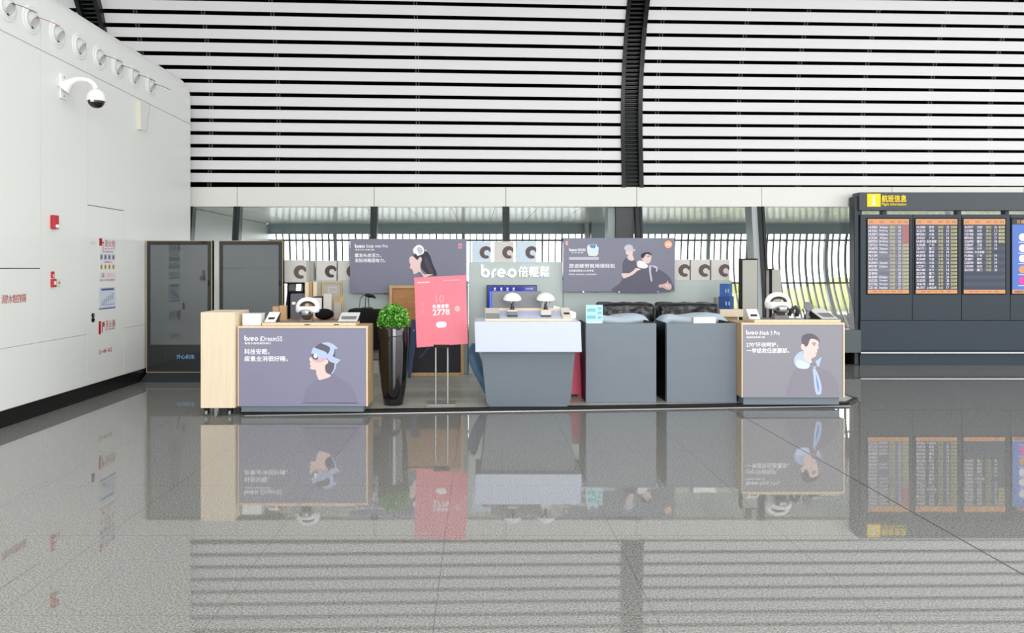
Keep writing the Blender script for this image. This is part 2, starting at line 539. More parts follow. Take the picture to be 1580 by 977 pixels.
    def logo(s, x0, x1, y0, y1, d, m, depth=0.0, wk=0.19):
        """the four rounded letters b r e o of the shop sign, in the photo's proportions"""
        wx, wz = X(x1, d) - X(x0, d), Z(y0, d) - Z(y1, d)
        ox, oz = X(x0, d), Z(y1, d)
        sw = wz * wk
        r = 0.33 * wz - sw / 2 + wz * 0.02
        bw = 2 * r + sw
        rw = 0.42 * bw
        gap = (wx - 3 * bw - rw) / 3

        def arc(cx, cz, a0, a1, n=28):
            return [(cx + r * math.cos(math.radians(a0 + (a1 - a0) * i / n)), cz + r * math.sin(math.radians(a0 + (a1 - a0) * i / n))) for i in range(n + 1)]
        cz = oz + r + sw / 2
        cx = ox + bw / 2
        s.stroke(arc(cx, cz, 0, 360)[:-1], sw, d, m, True, depth)
        s.stroke([(cx - r, cz - sw * 0.2), (cx - r, oz + wz)], sw, d - 0.0004, m, False, depth)
        xr = ox + bw + gap + sw / 2
        s.stroke([(xr, oz), (xr, cz + r * 0.1)] + [(xr + r * (1 - math.cos(math.radians(a))), cz + r * math.sin(math.radians(a))) for a in range(10, 91, 10)], sw, d, m, False, depth)
        cx = ox + bw + gap + rw + gap + bw / 2
        s.stroke(arc(cx, cz, 0, 318), sw, d, m, False, depth)
        s.stroke([(cx - r, cz - sw * 0.05), (cx + r + sw / 2, cz - sw * 0.05)], sw * 0.7, d - 0.0002, m, False, depth)
        cx = ox + wx - bw / 2
        s.stroke(arc(cx, cz, 0, 360)[:-1], sw, d, m, True, depth)
        return s


def smooth2(pts, k=4):
    n = len(pts)
    out = []
    for i in range(n):
        p0, p1, p2, p3 = pts[i - 1], pts[i], pts[(i + 1) % n], pts[(i + 2) % n]
        for j in range(k):
            t = j / k
            out.append(tuple(0.5 * (2 * p1[a] + (p2[a] - p0[a]) * t + (2 * p0[a] - 5 * p1[a] + 4 * p2[a] - p3[a]) * t * t + (3 * p1[a] - p0[a] - 3 * p2[a] + p3[a]) * t ** 3) for a in (0, 1)))
    return out


def shape(mb, pts, ox, oy, sc, d, m, lift=0.0, sm=True):
    """printed flat shape on a poster: PTS in its own grid, laid on the plane y = d"""
    p = smooth2(pts) if sm else pts
    mb.flat([(X(ox + a / sc, d), d - lift, Z(oy + b / sc, d)) for a, b in p], m)


def circ(mb, cx, cy, r, ox, oy, sc, d, m, lift=0.0, rz=None):
    rz = rz or r
    shape(mb, [(cx + r * math.cos(2 * math.pi * i / 24), cy + rz * math.sin(2 * math.pi * i / 24)) for i in range(24)], ox, oy, sc, d, m, lift, False)


# ------------------------------------------------------------------ scene objects
def props(o, label=None, cat=None, group=None, kind=None):
    if label: o['label'] = label
    if cat: o['category'] = cat
    if group: o['group'] = group
    if kind: o['kind'] = kind
    return o


def thing(name, label, cat, loc=(0, 0, 0), group=None, kind=None):
    o = bpy.data.objects.new(name, None)
    o.empty_display_size = 0.1
    COL.objects.link(o)
    o.location = loc
    o['_o'] = loc
    return props(o, label, cat, group, kind)


def mesh_of(name, mb, loc=(0, 0, 0), smooth=False, recalc=True):
    me = bpy.data.meshes.new(name)
    lx, ly, lz = loc
    me.from_pydata([(x - lx, y - ly, z - lz) for x, y, z in mb.v], [], mb.f)
    for m in mb.mats:
        me.materials.append(m)
    for p, i in zip(me.polygons, mb.m):
        p.material_index = i
        p.use_smooth = smooth
    if recalc:
        bm = bmesh.new()
        bm.from_mesh(me)
        bmesh.ops.recalc_face_normals(bm, faces=bm.faces)
        bm.to_mesh(me)
        bm.free()
    me.update()
    return me


def add_mods(o, bevel, smooth):
    if bevel:
        b = o.modifiers.new('soft_edges', 'BEVEL')
        b.width = bevel
        b.segments = 2
        b.limit_method = 'ANGLE'
        b.angle_limit = math.radians(40)


def root_origin(p):
    while p.parent:
        p = p.parent
    return tuple(p['_o'])


def part(parent, name, mb, bevel=0.0, smooth=False, label=None, kind=None, recalc=True):
    loc = root_origin(parent)
    o = bpy.data.objects.new(name, mesh_of(name, mb, loc, smooth, recalc))
    COL.objects.link(o)
    o.parent = parent
    add_mods(o, bevel, smooth)
    if smooth:
        o.data.set_sharp_from_angle(angle=math.radians(42))
    return props(o, label, None, None, kind)


def solo(name, mb, label=None, cat=None, loc=(0, 0, 0), bevel=0.0, smooth=False, group=None, kind=None, recalc=True):
    o = bpy.data.objects.new(name, mesh_of(name, mb, loc, smooth, recalc))
    COL.objects.link(o)
    o.location = loc
    o['_o'] = loc
    add_mods(o, bevel, smooth)
    if smooth:
        o.data.set_sharp_from_angle(angle=math.radians(42))
    return props(o, label, cat, group, kind)


def struct(name, mb, bevel=0.0, smooth=False, parent=None, recalc=True):
    if parent is not None:
        return part(parent, name, mb, bevel, smooth, None, 'structure', recalc)
    return solo(name, mb, None, None, (0, 0, 0), bevel, smooth, None, 'structure', recalc)


def frame_rect(mb, x0, x1, y0, y1, z0, z1, t, m):
    """picture-frame of four bars in the plane facing the hall"""
    mb.box(x0, x1, y0, y1, z1 - t, z1, m)
    mb.box(x0, x1, y0, y1, z0, z0 + t, m)
    mb.box(x0, x0 + t, y0, y1, z0 + t, z1 - t, m)
    mb.box(x1 - t, x1, y0, y1, z0 + t, z1 - t, m)
    return mb


# ------------------------------------------------------------------ SETTING
struct('floor', MB().box(-9, 16, -6, 17.4, -0.06, 0, GRANITE))
struct('ground_outside', MB().box(-40, 60, 17.4, 70, -0.2, -0.08, PAVE))

WLX = -4.63          # face of the left wall
WLE = 11.83          # its far end


def left_profile(x0):
    pts = [(x0, 3.86)]
    for i in range(11):
        a = math.radians(9 * i)
        pts.append((x0 - 0.4 * (1 - math.cos(a)), 4.26 + 0.4 * math.sin(a)))
    return pts


wl = thing('wall_left', None, None, kind='structure')
core = MB()
pr = [(WLX - 0.02, 0.0), (WLX - 0.02, 3.86)] + [(x - 0.02, z - 0.006) for x, z in left_profile(WLX)[1:]] + [(-8.5, 4.65), (-8.5, 0.0)]
core.prism([(x, -5.0, z) for x, z in pr], (0, WLE - 0.01 + 5.0, 0), SEAM)
struct('wall_left_core', core, parent=wl)
cols = [(-4.95, -2.9), (-2.9, -0.9), (-0.9, 1.1), (1.1, 3.1), (3.1, 5.35), (5.35, 5.95), (5.95, 7.79), (7.79, 8.73), (8.73, 9.62), (9.62, WLE)]
g = 0.004
for i, (a, b) in enumerate(cols):
    if a == 8.73:
        rows = [(0.165, 2.30), (2.30, 3.85)]
    elif a in (5.95, 3.1):
        rows = [(0.165, 0.77), (0.77, 1.55), (1.55, 3.85)]
    else:
        rows = [(0.165, 0.77), (0.77, 3.85)]
    for z0, z1 in rows:
        fz = 0.006 if z1 in (1.55, 2.30) else 0.0025
        ga, gb = g, g
        if a == 8.73 and z0 == 2.30: gb = 0.0
        if a == 9.62 and z1 > 3: ga = 0.0
        struct('panel', MB().box(WLX - 0.02, WLX, a + ga, b - gb, z0 + 0.0025, z1 - fz, WHITE), parent=wl, bevel=0.0)
nose = [(-4.95, -2.0), (-2.0, 1.0), (1.0, 3.6), (3.6, 5.95), (5.95, 7.79), (7.79, 8.73), (8.73, 9.65), (9.65, WLE)]
for a, b in nose:
    pf = left_profile(WLX)
    pf = pf + [(-5.6, 4.66)]
    inner = [(x - 0.018, z - 0.006) for x, z in pf]
    n = MB().prism([(x, a + 0.003, z) for x, z in pf + inner[::-1]], (0, b - a - 0.006, 0), WHITE)
    struct('cornice_panel', n, parent=wl, smooth=True)
gapm = MB()
gapm.box(WLX - 0.021, WLX - 0.003, 5.955, 7.786, 1.543, 1.5535, SEAMD)
gapm.box(WLX - 0.021, WLX - 0.003, 8.735, 9.616, 2.293, 2.3035, SEAMD)
struct('dark_gap', gapm, parent=wl)
endc = MB().prism([(x - 0.001, WLE - 0.012, z) for x, z in pr], (0, 0.02, 0), WHITE)
struct('wall_left_end', endc, parent=wl)
struct('baseboard_left', MB().box(WLX - 0.05, WLX + 0.004, -5, WLE, 0, 0.163, SKIRT))

# upper slatted wall: profile bends over towards the hall
PROF = [(2.862, 12.05), (3.4, 12.11), (3.8, 12.14), (4.3, 12.13), (4.7, 12.06), (5.1, 11.94), (5.5, 11.77), (5.9, 11.5), (6.3, 11.14), (6.8, 10.5), (7.3, 9.62), (7.7, 8.6), (8.0, 7.3), (8.2, 5.9), (8.3, 4.2)]
fine = []
for i in range(len(PROF) - 1):
    p0, p1, p2, p3 = PROF[max(i - 1, 0)], PROF[i], PROF[i + 1], PROF[min(i + 2, len(PROF) - 1)]
    for j in range(10):
        t = j / 10
        fine.append(tuple(0.5 * (2 * p1[a] + (p2[a] - p0[a]) * t + (2 * p0[a] - 5 * p1[a] + 4 * p2[a] - p3[a]) * t * t + (3 * p1[a] - p0[a] - 3 * p2[a] + p3[a]) * t ** 3) for a in (0, 1)))
acc = [0.0]
for i in range(1, len(fine)):
    acc.append(acc[-1] + math.dist(fine[i], fine[i - 1]))


def prof_at(s):
    """point (y, z) and unit tangent (dy, dz) at arc length s up the slatted wall"""
    s = max(0.0, min(s, acc[-1] - 1e-3))
    i = max(k for k in range(len(acc)) if acc[k] <= s)
    i = min(i, len(fine) - 2)
    t = (s - acc[i]) / max(acc[i + 1] - acc[i], 1e-6)
    z = fine[i][0] + (fine[i + 1][0] - fine[i][0]) * t
    y = fine[i][1] + (fine[i + 1][1] - fine[i][1]) * t
    dz, dy = fine[i + 1][0] - fine[i][0], fine[i + 1][1] - fine[i][1]
    l = math.hypot(dy, dz)
    return y, z, dy / l, dz / l


RIBS = [(-6.36, -6.0), (2.318, 2.672), (10.98, 11.34)]
BAYS = [(-13.0, -6.36), (-6.0, 2.318), (2.672, 10.98), (11.34, 15.5)]
PITCH, SLH = 0.2045, 0.147
wu = thing('wall_upper', None, None, kind='structure')
nrow = int(acc[-1] / PITCH)
for k in range(nrow):
    s0 = 0.056 + k * PITCH
    h0 = min(1.0, k / 14)
    for bi, (xa, xb) in enumerate(BAYS):
        sl = (0.006 + 0.0155 * h0) if bi < 2 else (0.003 + 0.0125 * h0)
        y0, z0, ty, tz = prof_at(s0)
        y1, z1, ty1, tz1 = prof_at(s0 + SLH)
        ny, nz = -tz, ty            # towards the hall: tangent turned
        b = MB()
        xr = 2.5
        q = []
        for (y, z) in ((y0, z0), (y1, z1)):
            for x in (xa, xb):
                dz = -(x - xr) * sl
                q.append((x, y + ny * 0.0, z + dz))
        th = 0.028
        back = [(x, y - ny * th, z - nz * th) for x, y, z in q]
        b.hexa([q[0], q[1], back[1], back[0], q[2], q[3], back[3], back[2]], SLAT)
        struct('slat', b, parent=wu)
shell = MB()
ns = 60
pts = []
for i in range(ns + 1):
    y, z, ty, tz = prof_at(acc[-1] * i / ns)
    pts.append((y + tz * 0.36, z - ty * 0.36))
for i in range(ns):
    (ya, za), (yb, zb) = pts[i], pts[i + 1]
    shell.add([(-14, ya, za), (16, ya, za), (16, yb, zb), (-14, yb, zb)], [(0, 1, 2, 3)], BLACKD)
struct('dark_backing', shell, parent=wu)
for x in (-8.2, -5.55, -4.46, -3.35, -1.05, 1.95, 2.9, 4.25, 5.2, 6.3, 7.4, 8.4, 9.5, 12.5):
    for xo in (0.0, 0.045):
        p = MB()
        path = []
        for s in range(int(acc[-1] / 0.2)):
            y, z, ty, tz = prof_at(s * 0.2)
            h0 = min(1.0, s / 14)
            sl = (0.006 + 0.0155 * h0) if x < 2.5 else (0.003 + 0.0125 * h0)
            path.append((y, z - (x - 2.5) * sl, ty, tz))
        for a, b2 in zip(path, path[1:]):
            p.hexa([(x + xo, a[0] + a[3] * 0.05, a[1] - a[2] * 0.05), (x + xo + 0.012, a[0] + a[3] * 0.05, a[1] - a[2] * 0.05), (x + xo + 0.012, a[0] + a[3] * 0.09, a[1] - a[2] * 0.09), (x + xo, a[0] + a[3] * 0.09, a[1] - a[2] * 0.09),
                    (x + xo, b2[0] + b2[3] * 0.05, b2[1] - b2[2] * 0.05), (x + xo + 0.012, b2[0] + b2[3] * 0.05, b2[1] - b2[2] * 0.05), (x + xo + 0.012, b2[0] + b2[3] * 0.09, b2[1] - b2[2] * 0.09), (x + xo, b2[0] + b2[3] * 0.09, b2[1] - b2[2] * 0.09)], PURL)
        struct('purlin', p, parent=wu)
# curved black steel ribs between the bays
for (xa, xb) in RIBS:
    rb = thing('column_rib', None, None, kind='structure')
    for (x0, x1) in ((xa, xa + 0.06), (xb - 0.07, xb)):
        p = MB()
        path = [prof_at(s * 0.2) for s in range(int(acc[-1] / 0.2))]
        for a, b2 in zip(path, path[1:]):
            p.hexa([(x0, a[0] - a[3] * 0.03, a[1] + a[2] * 0.03), (x1, a[0] - a[3] * 0.03, a[1] + a[2] * 0.03), (x1, a[0] + a[3] * 0.25, a[1] - a[2] * 0.25), (x0, a[0] + a[3] * 0.25, a[1] - a[2] * 0.25),
                    (x0, b2[0] - b2[3] * 0.03, b2[1] + b2[2] * 0.03), (x1, b2[0] - b2[3] * 0.03, b2[1] + b2[2] * 0.03), (x1, b2[0] + b2[3] * 0.25, b2[1] - b2[2] * 0.25), (x0, b2[0] + b2[3] * 0.25, b2[1] - b2[2] * 0.25)], STEELD)
        struct('flange', p, parent=rb)
    for (mm, s_off, hgt, dep) in ((STEELM, 0.0, 0.018, 0.05), (STEELD, 0.045, 0.04, 0.12)):
        p = MB()
        for k in range(int(acc[-1] / 0.0665)):
            y, z, ty, tz = prof_at(k * 0.0665 + s_off)
            p.hexa([(xx, y + tz * o + ty * u, z - ty * o + tz * u) for u in (0, hgt) for xx, o in ((xa + 0.05, dep), (xb - 0.06, dep), (xb - 0.06, dep + 0.03), (xa + 0.05, dep + 0.03))], mm)
        struct('rungs', p, parent=rb)

# white fascia band over the windows
MX = [-4.72, -3.95, -1.72, 0.43, 2.59, 4.58]          # window mullions
wb = thing('wall_back', None, None, kind='structure')
bx = [-9.0, -6.1, -3.95, -1.72, 0.43, 2.56, 4.6, 6.72, 8.87, 11.0, 13.2, 15.5]
for a, b in zip(bx, bx[1:]):
    struct('fascia_panel', MB().box(a + 0.004, b - 0.004, 12.04, 12.2, 2.555, 2.872, BAND), parent=wb)
struct('fascia_core', MB().box(-9, 15.5, 12.06, 12.3, 2.56, 2.866, SEAMD), parent=wb)
# lower end of the room behind the glass
struct('wall_left_corridor', MB().box(-6, -4.8, 11.86, 17.2, 0, 2.55, WHITE))
ce = thing('ceiling', None, None, kind='structure')
k = -4.79
while k < 15:
    struct('soffit_panel', MB().box(k + 0.004, k + 0.716, 12.2, 16.9, 2.556, 2.6, WHITEG), parent=ce)
    k += 0.72
struct('soffit_core', MB().box(-6, 15.5, 12.3, 17.2, 2.585, 2.64, SEAMD), parent=ce)
struct('beam_outer', MB().box(-4.8, 15.5, 16.75, 16.95, 2.33, 2.556, TEAL))
lean = lambda z: 12.05 - 0.15 * (2.555 - z)
struct('sill', MB().box(-4.75, 6.05, 11.72, 12.02, 0.21, 0.57, SILLM))
struct('sill_base', MB().box(-4.75, 6.05, 11.95, 12.0, 0, 0.21, BLACKD))
for i, x in enumerate(MX):
    w = 0.055
    m = MB()
    zt, zb = 2.556, 0.57
    for x0, x1, o0, o1, mm in ((x - w, x - w * 0.35, -0.03, 0.12, MULL), (x - w * 0.35, x + w * 0.35, 0.0, 0.12, STEELM), (x + w * 0.35, x + w, -0.03, 0.12, MULL)):
        m.hexa([(x0, lean(zb) + o0, zb), (x1, lean(zb) + o0, zb), (x1, lean(zb) + o1, zb), (x0, lean(zb) + o1, zb), (x0, lean(zt) + o0, zt), (x1, lean(zt) + o0, zt), (x1, lean(zt) + o1, zt), (x0, lean(zt) + o1, zt)], mm)
    if x > 4:
        m.hexa([(x - w - 0.09, lean(zb), zb), (x - w, lean(zb), zb), (x - w, lean(zb) + 0.3, zb), (x - w - 0.09, lean(zb) + 0.3, zb), (x - w - 0.09, lean(zt), zt), (x - w, lean(zt), zt), (x - w, lean(zt) + 0.3, zt), (x - w - 0.09, lean(zt) + 0.3, zt)], FIN)
    struct('trim_%d' % (i + 1), m)
for i, (a, b) in enumerate(zip(MX, MX[1:] + [6.05])):
    m = MB()
    zb, zt = 0.57, 2.556
    m.add([(a + 0.055, lean(zb) + 0.05, zb), (b - 0.055, lean(zb) + 0.05, zb), (b - 0.055, lean(zt) + 0.05, zt), (a + 0.055, lean(zt) + 0.05, zt)], [(0, 1, 2, 3)], GLASS)
    struct('window_%d' % (i + 1), m)
# foot of the big rib and a far column seen through the glass
struct('column_rib_foot', MB().box(2.24, 2.53, 12.12, 12.5, 0, 2.556, STEELD).box(2.12, 2.235, 12.2, 12.5, 0, 2.556, FIN))
struct('column_far', MB().box(2.5, 2.8, 16.5, 16.75, 0, 2.556, TEAL).box(2.36, 2.44, 16.5, 16.7, 0, 2.556, FIN))

# outer glazed wall of curved upright louvres
def bulge(z):
    t = (z - 1.75)
    return 17.0 - (0.30 * t * t if t < 0 else 0.25 * t * t)


LX = [-4.8, -3.3, -0.37, 2.49, 5.23, 7.93, 10.7, 13.5]
zs = [0.15 + i * (2.34 - 0.15) / 12 for i in range(13)]
for i, (a, b) in enumerate(zip(LX, LX[1:])):
    w = thing('window_%d' % (i + 11), None, None, kind='structure')
    f = MB()
    n = max(1, round((b - a) / 0.152))
    for k in range(1, n):
        x = a + (b - a) * k / n
        hw = 0.0125 if k % 3 else 0.018
        for z0, z1 in zip(zs, zs[1:]):
            f.hexa([(x - hw, bulge(z0) - 0.06, z0), (x + hw, bulge(z0) - 0.06, z0), (x + hw, bulge(z0), z0), (x - hw, bulge(z0), z0), (x - hw, bulge(z1) - 0.06, z1), (x + hw, bulge(z1) - 0.06, z1), (x + hw, bulge(z1), z1), (x - hw, bulge(z1), z1)], LOUV)
    struct('louvre_fins', f, parent=w)
    c = MB()
    for z0, z1 in zip(zs, zs[1:]):
        c.hexa([(b - 0.04, bulge(z0) - 0.1, z0), (b + 0.04, bulge(z0) - 0.1, z0), (b + 0.04, bulge(z0), z0), (b - 0.04, bulge(z0), z0), (b - 0.04, bulge(z1) - 0.1, z1), (b + 0.04, bulge(z1) - 0.1, z1), (b + 0.04, bulge(z1), z1), (b - 0.04, bulge(z1), z1)], LCOL)
    struct('louvre_column', c, parent=w, smooth=False)
    r = MB()
    for zc in (2.19, 1.215):
        r.box(a, b, bulge(zc) - 0.1, bulge(zc), zc - 0.02, zc + 0.02, LOUV)
    struct('cross_rail', r, parent=w)
    gl = MB()
    for z0, z1 in zip(zs, zs[1:]):
        gl.add([(a, bulge(z0) + 0.02, z0), (b, bulge(z0) + 0.02, z0), (b, bulge(z1) + 0.02, z1), (a, bulge(z1) + 0.02, z1)], [(0, 1, 2, 3)], GLASSO)
    struct('glass_pane', gl, parent=w)
struct('sill_outer', MB().box(-4.8, 15.5, 16.0, 17.2, 0, 0.25, SILLM))

# hedge outside, only a bright blur through the louvres
hd = MB()
for i in range(46):
    x = 6 + i * 0.75 + random.uniform(-0.3, 0.3)
    if random.random() < 0.2:
        continue
    r = random.uniform(0.7, 1.3)
    hd.ball((x, 30 + random.uniform(-2, 2), r * 0.3 - 0.2), r, r, r * random.uniform(0.6, 0.95), HEDGE, 14, 9)
solo('hedge', hd, 'blurred yellow-green hedge outside behind the louvred glass wall', 'hedge', kind='stuff', smooth=True)

# ------------------------------------------------------------------ BOOTH PLATFORM
PZ = 0.035
pf = [(-2.47, 7.78), (4.17, 8.33), (4.42, 8.62), (4.42, 10.95), (-2.47, 10.95)]
pl = thing('booth_platform', 'low platform with grey plank deck and black edge under the massage booth', 'platform', (0, 8, 0))
dk = [(-2.47, 7.86), (4.17, 8.41), (4.36, 8.64), (4.42, 10.95), (-2.47, 10.95)]
part(pl, 'deck', MB().prism([(x, y, PZ - 0.006) for x, y in dk], (0, 0, 0.006), DECK))
part(pl, 'edge_strip', MB().prism([(x, y, PZ - 0.006) for x, y in [(-2.47, 7.78), (4.17, 8.33), (4.42, 8.62), (4.42, 8.7), (4.36, 8.639), (4.169, 8.409), (-2.47, 7.859)]], (0, 0, 0.006), BLACK), label='black edge strip')
part(pl, 'black_edge', MB().prism([(x, y, 0.006) for x, y in pf], (0, 0, PZ - 0.0125), BLACK))
tr = MB()
nrm = Vector((0.55, -6.64, 0)).normalized()
a, b = Vector((-2.47, 7.78, 0)), Vector((4.17, 8.33, 0))
tr.hexa([a + nrm * 0.02 + Vector((0, 0, 0.0)), b + nrm * 0.02, b, a, a + nrm * 0.02 + Vector((0, 0, 0.005)), b + nrm * 0.02 + Vector((0, 0, 0.005)), b + Vector((0, 0, 0.005)), a + Vector((0, 0, 0.005))], SILVER)
part(pl, 'metal_trim', tr)

# ------------------------------------------------------------------ FLIGHT INFORMATION BOARD
BD = 11.8
b0, b1 = X(1327, BD), X(1712, BD)
fb = thing('flight_information_board', 'large slate grey flight information board with four screens in front of window wall', 'information board', (b0, BD, 0))
part(fb, 'end_post', MB().box(X(1319.5, BD), X(1326, BD), BD + 0.02, BD + 0.2, 0, Z(303, BD), NAVYD), bevel=0.01)
hz0, hz1 = Z(325, BD), Z(297, BD)
hd_ = part(fb, 'header', MB().box(X(1325, BD), b1, BD - 0.02, BD + 0.2, hz0, hz1, NAVYH), bevel=0.008)
sg = MB()
dd = BD - 0.024
ix0, ix1, iz0, iz1 = X(1338, dd), X(1358.5, dd), Z(319, dd), Z(299, dd)
sg.box(ix0, ix1, dd - 0.004, dd + 0.003, iz0, iz1, SIGNY)
part(hd_, 'yellow_icon_tile', sg, bevel=0.0)
tx = MB()
d2 = dd - 0.006
tx.box(X(1346.6, d2), X(1350, d2), d2 - 0.002, d2, Z(316, d2), Z(307, d2), INKW)
tx.box(X(1345.4, d2), X(1347.0, d2), d2 - 0.0025, d2, Z(308.6, d2), Z(307, d2), INKW)
tx.box(X(1344.8, d2), X(1351.8, d2), d2 - 0.0035, d2, Z(316.4, d2), Z(314.8, d2), INKW)
circ(tx, 1348.3, 304, 1.9, 0, 0, 1, d2 - 0.002, INKW)
part(hd_, 'information_symbol', tx)
tx = MB()
tx.tpx('航班信息', 1360.5, 1398.5, 301, 312, dd, SIGNY, 0.012)
tx.tpx('Flight Information', 1360.5, 1398.5, 313, 318.4, dd, SIGNY, 0.012)
part(hd_, 'yellow_lettering', tx)
br = MB()
for px in (1330, 1368, 1484, 1558, 1640):
    br.box(X(px - 3, BD), X(px + 3, BD), BD + 0.06, BD + 0.16, Z(331.5, BD), hz0, NAVYD)
part(fb, 'bracket', br)
zt, zm, zr, zb = Z(331, BD), Z(495, BD), Z(546, BD), 0.0
edges = [1327.5, 1408, 1483.7, 1559, 1635, 1711]
bays = []
for a, b in zip(edges, edges[1:]):
    m = MB().box(X(a + 0.4, BD), X(b - 0.4, BD), BD, BD + 0.2, zm + 0.006, zt, NAVYG)
    bays.append(part(fb, 'screen_panel', m, bevel=0.004))
part(fb, 'lower_panel', MB().box(b0, b1, BD - 0.01, BD + 0.2, Z(541, BD), zm, NAVYG), bevel=0.004)
part(fb, 'kick_panel', MB().box(b0, b1, BD, BD + 0.2, 0.0, Z(541, BD) - 0.004, NAVYG))
ra = MB().cyl((b0 - 0.03, BD - 0.07, Z(544, BD)), (b1, BD - 0.07, Z(544, BD)), 0.018, 0.018, CHROME, 14)
for px in (1330, 1440, 1560, 1690):
    ra.cyl((X(px, BD), BD - 0.07, Z(544, BD)), (X(px, BD), BD + 0.01, Z(544, BD)), 0.012, 0.012, STEELD, 10)
part(fb, 'chrome_rail', ra, smooth=True)

CITY = ['北京首都', '上海虹桥', '深圳', '西安', '成都天府', '广州', '重庆', '昆明', '青岛', '大连', '厦门', '沈阳', '三亚', '杭州', '长沙', '海口', '太原', '南京']
ENG = ['Beijing', 'Shanghai', 'Xian', 'Dalian', 'Harbin', 'Sanya', 'Xiamen', 'Haikou']


def flight_screen(bay, x0, x1, y0, y1, rows, kind):
    d = BD - 0.012
    m = MB()
    m.box(X(x0 - 1.6, d), X(x1 + 1.6, d), d - 0.003, BD + 0.003, Z(y1 + 1.6, d), Z(y0 - 1.6, d), BLACK)
    part(bay, 'screen_bezel', m)
    d -= 0.005
    m = MB()
    m.box(X(x0, d), X(x1, d), d, d + 0.001, Z(y1, d), Z(y0, d), SCRH if kind == 0 else NAVYS)
    h = (y1 - y0)
    m.box(X(x0, d), X(x1, d), d - 0.0015, d + 0.001, Z(y0 + 0.075 * h, d), Z(y0, d), SCRO)
    m.box(X(x0, d), X(x1, d), d - 0.0015, d + 0.001, Z(y1, d), Z(y1 - 0.05 * h, d), SCRO)
    ra_, rb_ = y0 + 0.085 * h, y1 - 0.055 * h
    rh = (rb_ - ra_) / 18
    for i in range(18):
        if i % 2 == 0:
            m.box(X(x0, d), X(x1, d), d - 0.0008, d + 0.001, Z(ra_ + rh * (i + 1), d), Z(ra_ + rh * i, d), (SCRH2 if kind == 0 else ROWA))
    if kind == 0:
        m.box(X(x1 - 10.5, d), X(x1, d), d - 0.0012, d + 0.001, Z(ra_ + rh * 5, d), Z(ra_, d), SCRR)
    s = part(bay, 'screen', m)
    t = MB()
    d -= 0.003
    w = x1 - x0
    rr = random.Random(kind + 3)
    for k, hx in enumerate((0.08, 0.34, 0.60, 0.78, 0.92)):
        t.tpx(('航班', '目的地', '时间', '登机口', '状态')[k], x0 + w * hx - 3.2, x0 + w * hx + 3.2, y0 + 2.6, y0 + 6.4, d, INKD)
    for k, hx in enumerate((0.18, 0.32, 0.46, 0.62, 0.80)):
        t.tpx(('航班', '信息', '以广播', '为准', '谢谢')[k], x0 + w * hx - 3, x0 + w * hx + 3, y1 - 4.4, y1 - 1.6, d, INKD)
    for i in range(rows):
        ya, yb = ra_ + rh * i + rh * 0.18, ra_ + rh * (i + 1) - rh * 0.14
        code = rr.choice(['CA', 'MU', 'CZ', 'HU', '3U', 'ZH', 'MF', 'SC']) + str(rr.randint(1001, 8999))
        t.tpx(code, x0 + w * 0.02, x0 + w * 0.23, ya, yb, d, SCRW, 0.02)
        if not (kind == 0 and i in (8, 9, 12, 13)):
            nm = rr.choice(ENG) if kind == 0 else rr.choice(CITY)
            ww = (0.10 if kind == 0 else 0.05 * len(nm) * 0.6)
            t.tpx(nm, x0 + w * (0.38 - ww), x0 + w * (0.38 + ww), ya, yb, d, SCRW, 0.012)
        t.tpx('%02d:%02d' % (8 + i // 2, rr.choice((5, 10, 25, 30, 45, 50))), x0 + w * 0.54, x0 + w * 0.66, ya, yb, d, SCRY, 0.012)
        if not (kind == 2 and i == 7):
            t.tpx('%02d' % rr.randint(10, 28), x0 + w * 0.74, x0 + w * 0.80, ya, yb, d, SCRW, 0.015)
        if kind == 2 and i > 4:
            continue
        if kind == 0 and i < 5:
            continue
        t.tpx('正在办理' if kind != 2 else '催促登机', x0 + w * 0.84, x0 + w * 0.99, ya, yb, d, SCRY, 0.012)
    part(s, 'screen_lettering', t)


flight_screen(bays[0], 1339, 1402.5, 338, 453, 18, 0)
flight_screen(bays[1], 1413, 1477, 338, 453, 18, 1)
flight_screen(bays[2], 1487, 1551, 338, 453, 13, 2)
d = BD - 0.012
x0, x1, y0, y1 = 1562, 1626, 338, 453
part(bays[3], 'screen_bezel', MB().box(X(x0 - 1.6, d), X(x1 + 1.6, d), d - 0.003, BD + 0.003, Z(y1 + 1.6, d), Z(y0 - 1.6, d), BLACK))
d -= 0.005
m = MB()
m.box(X(x0, d), X(x1, d), d, d + 0.001, Z(y1, d), Z(y0, d), SCRB)
m.box(X(x0, d), X(x1, d), d - 0.001, d + 0.001, Z(346.5, d), Z(y0, d), NAVYG)
m.box(X(x0, d), X(x1, d), d - 0.001, d + 0.001, Z(y1, d), Z(447, d), SCRO)
s4 = part(bays[3], 'screen', m, label='blue screen with round white symbols')
t = MB()
for k, y in enumerate((366, 383, 399, 416, 433)):
    circ(t, 1578, y, 6, 0, 0, 1, d - 0.003, (SCRW, SCRW, SCRW, SCRO, SCRM)[k])
    t.box(X(1590, d), X(1618, d), d - 0.003, d - 0.002, Z(y + 1, d), Z(y - 1, d), SCRW)
    t.box(X(1571, d), X(1585, d), d - 0.003, d - 0.002, Z(y + 8.4, d), Z(y + 7.4, d), SCRW)
t.tpx('交通出行', 1569, 1592, 339.5, 345, d - 0.003, SCRO, 0.02)
t.tpx('温馨提示', 1565, 1582, 448.5, 452, d - 0.003, INKD, 0.02)
part(s4, 'screen_symbols', t)

# ------------------------------------------------------------------ TOTEM KIOSKS
KD = 10.2


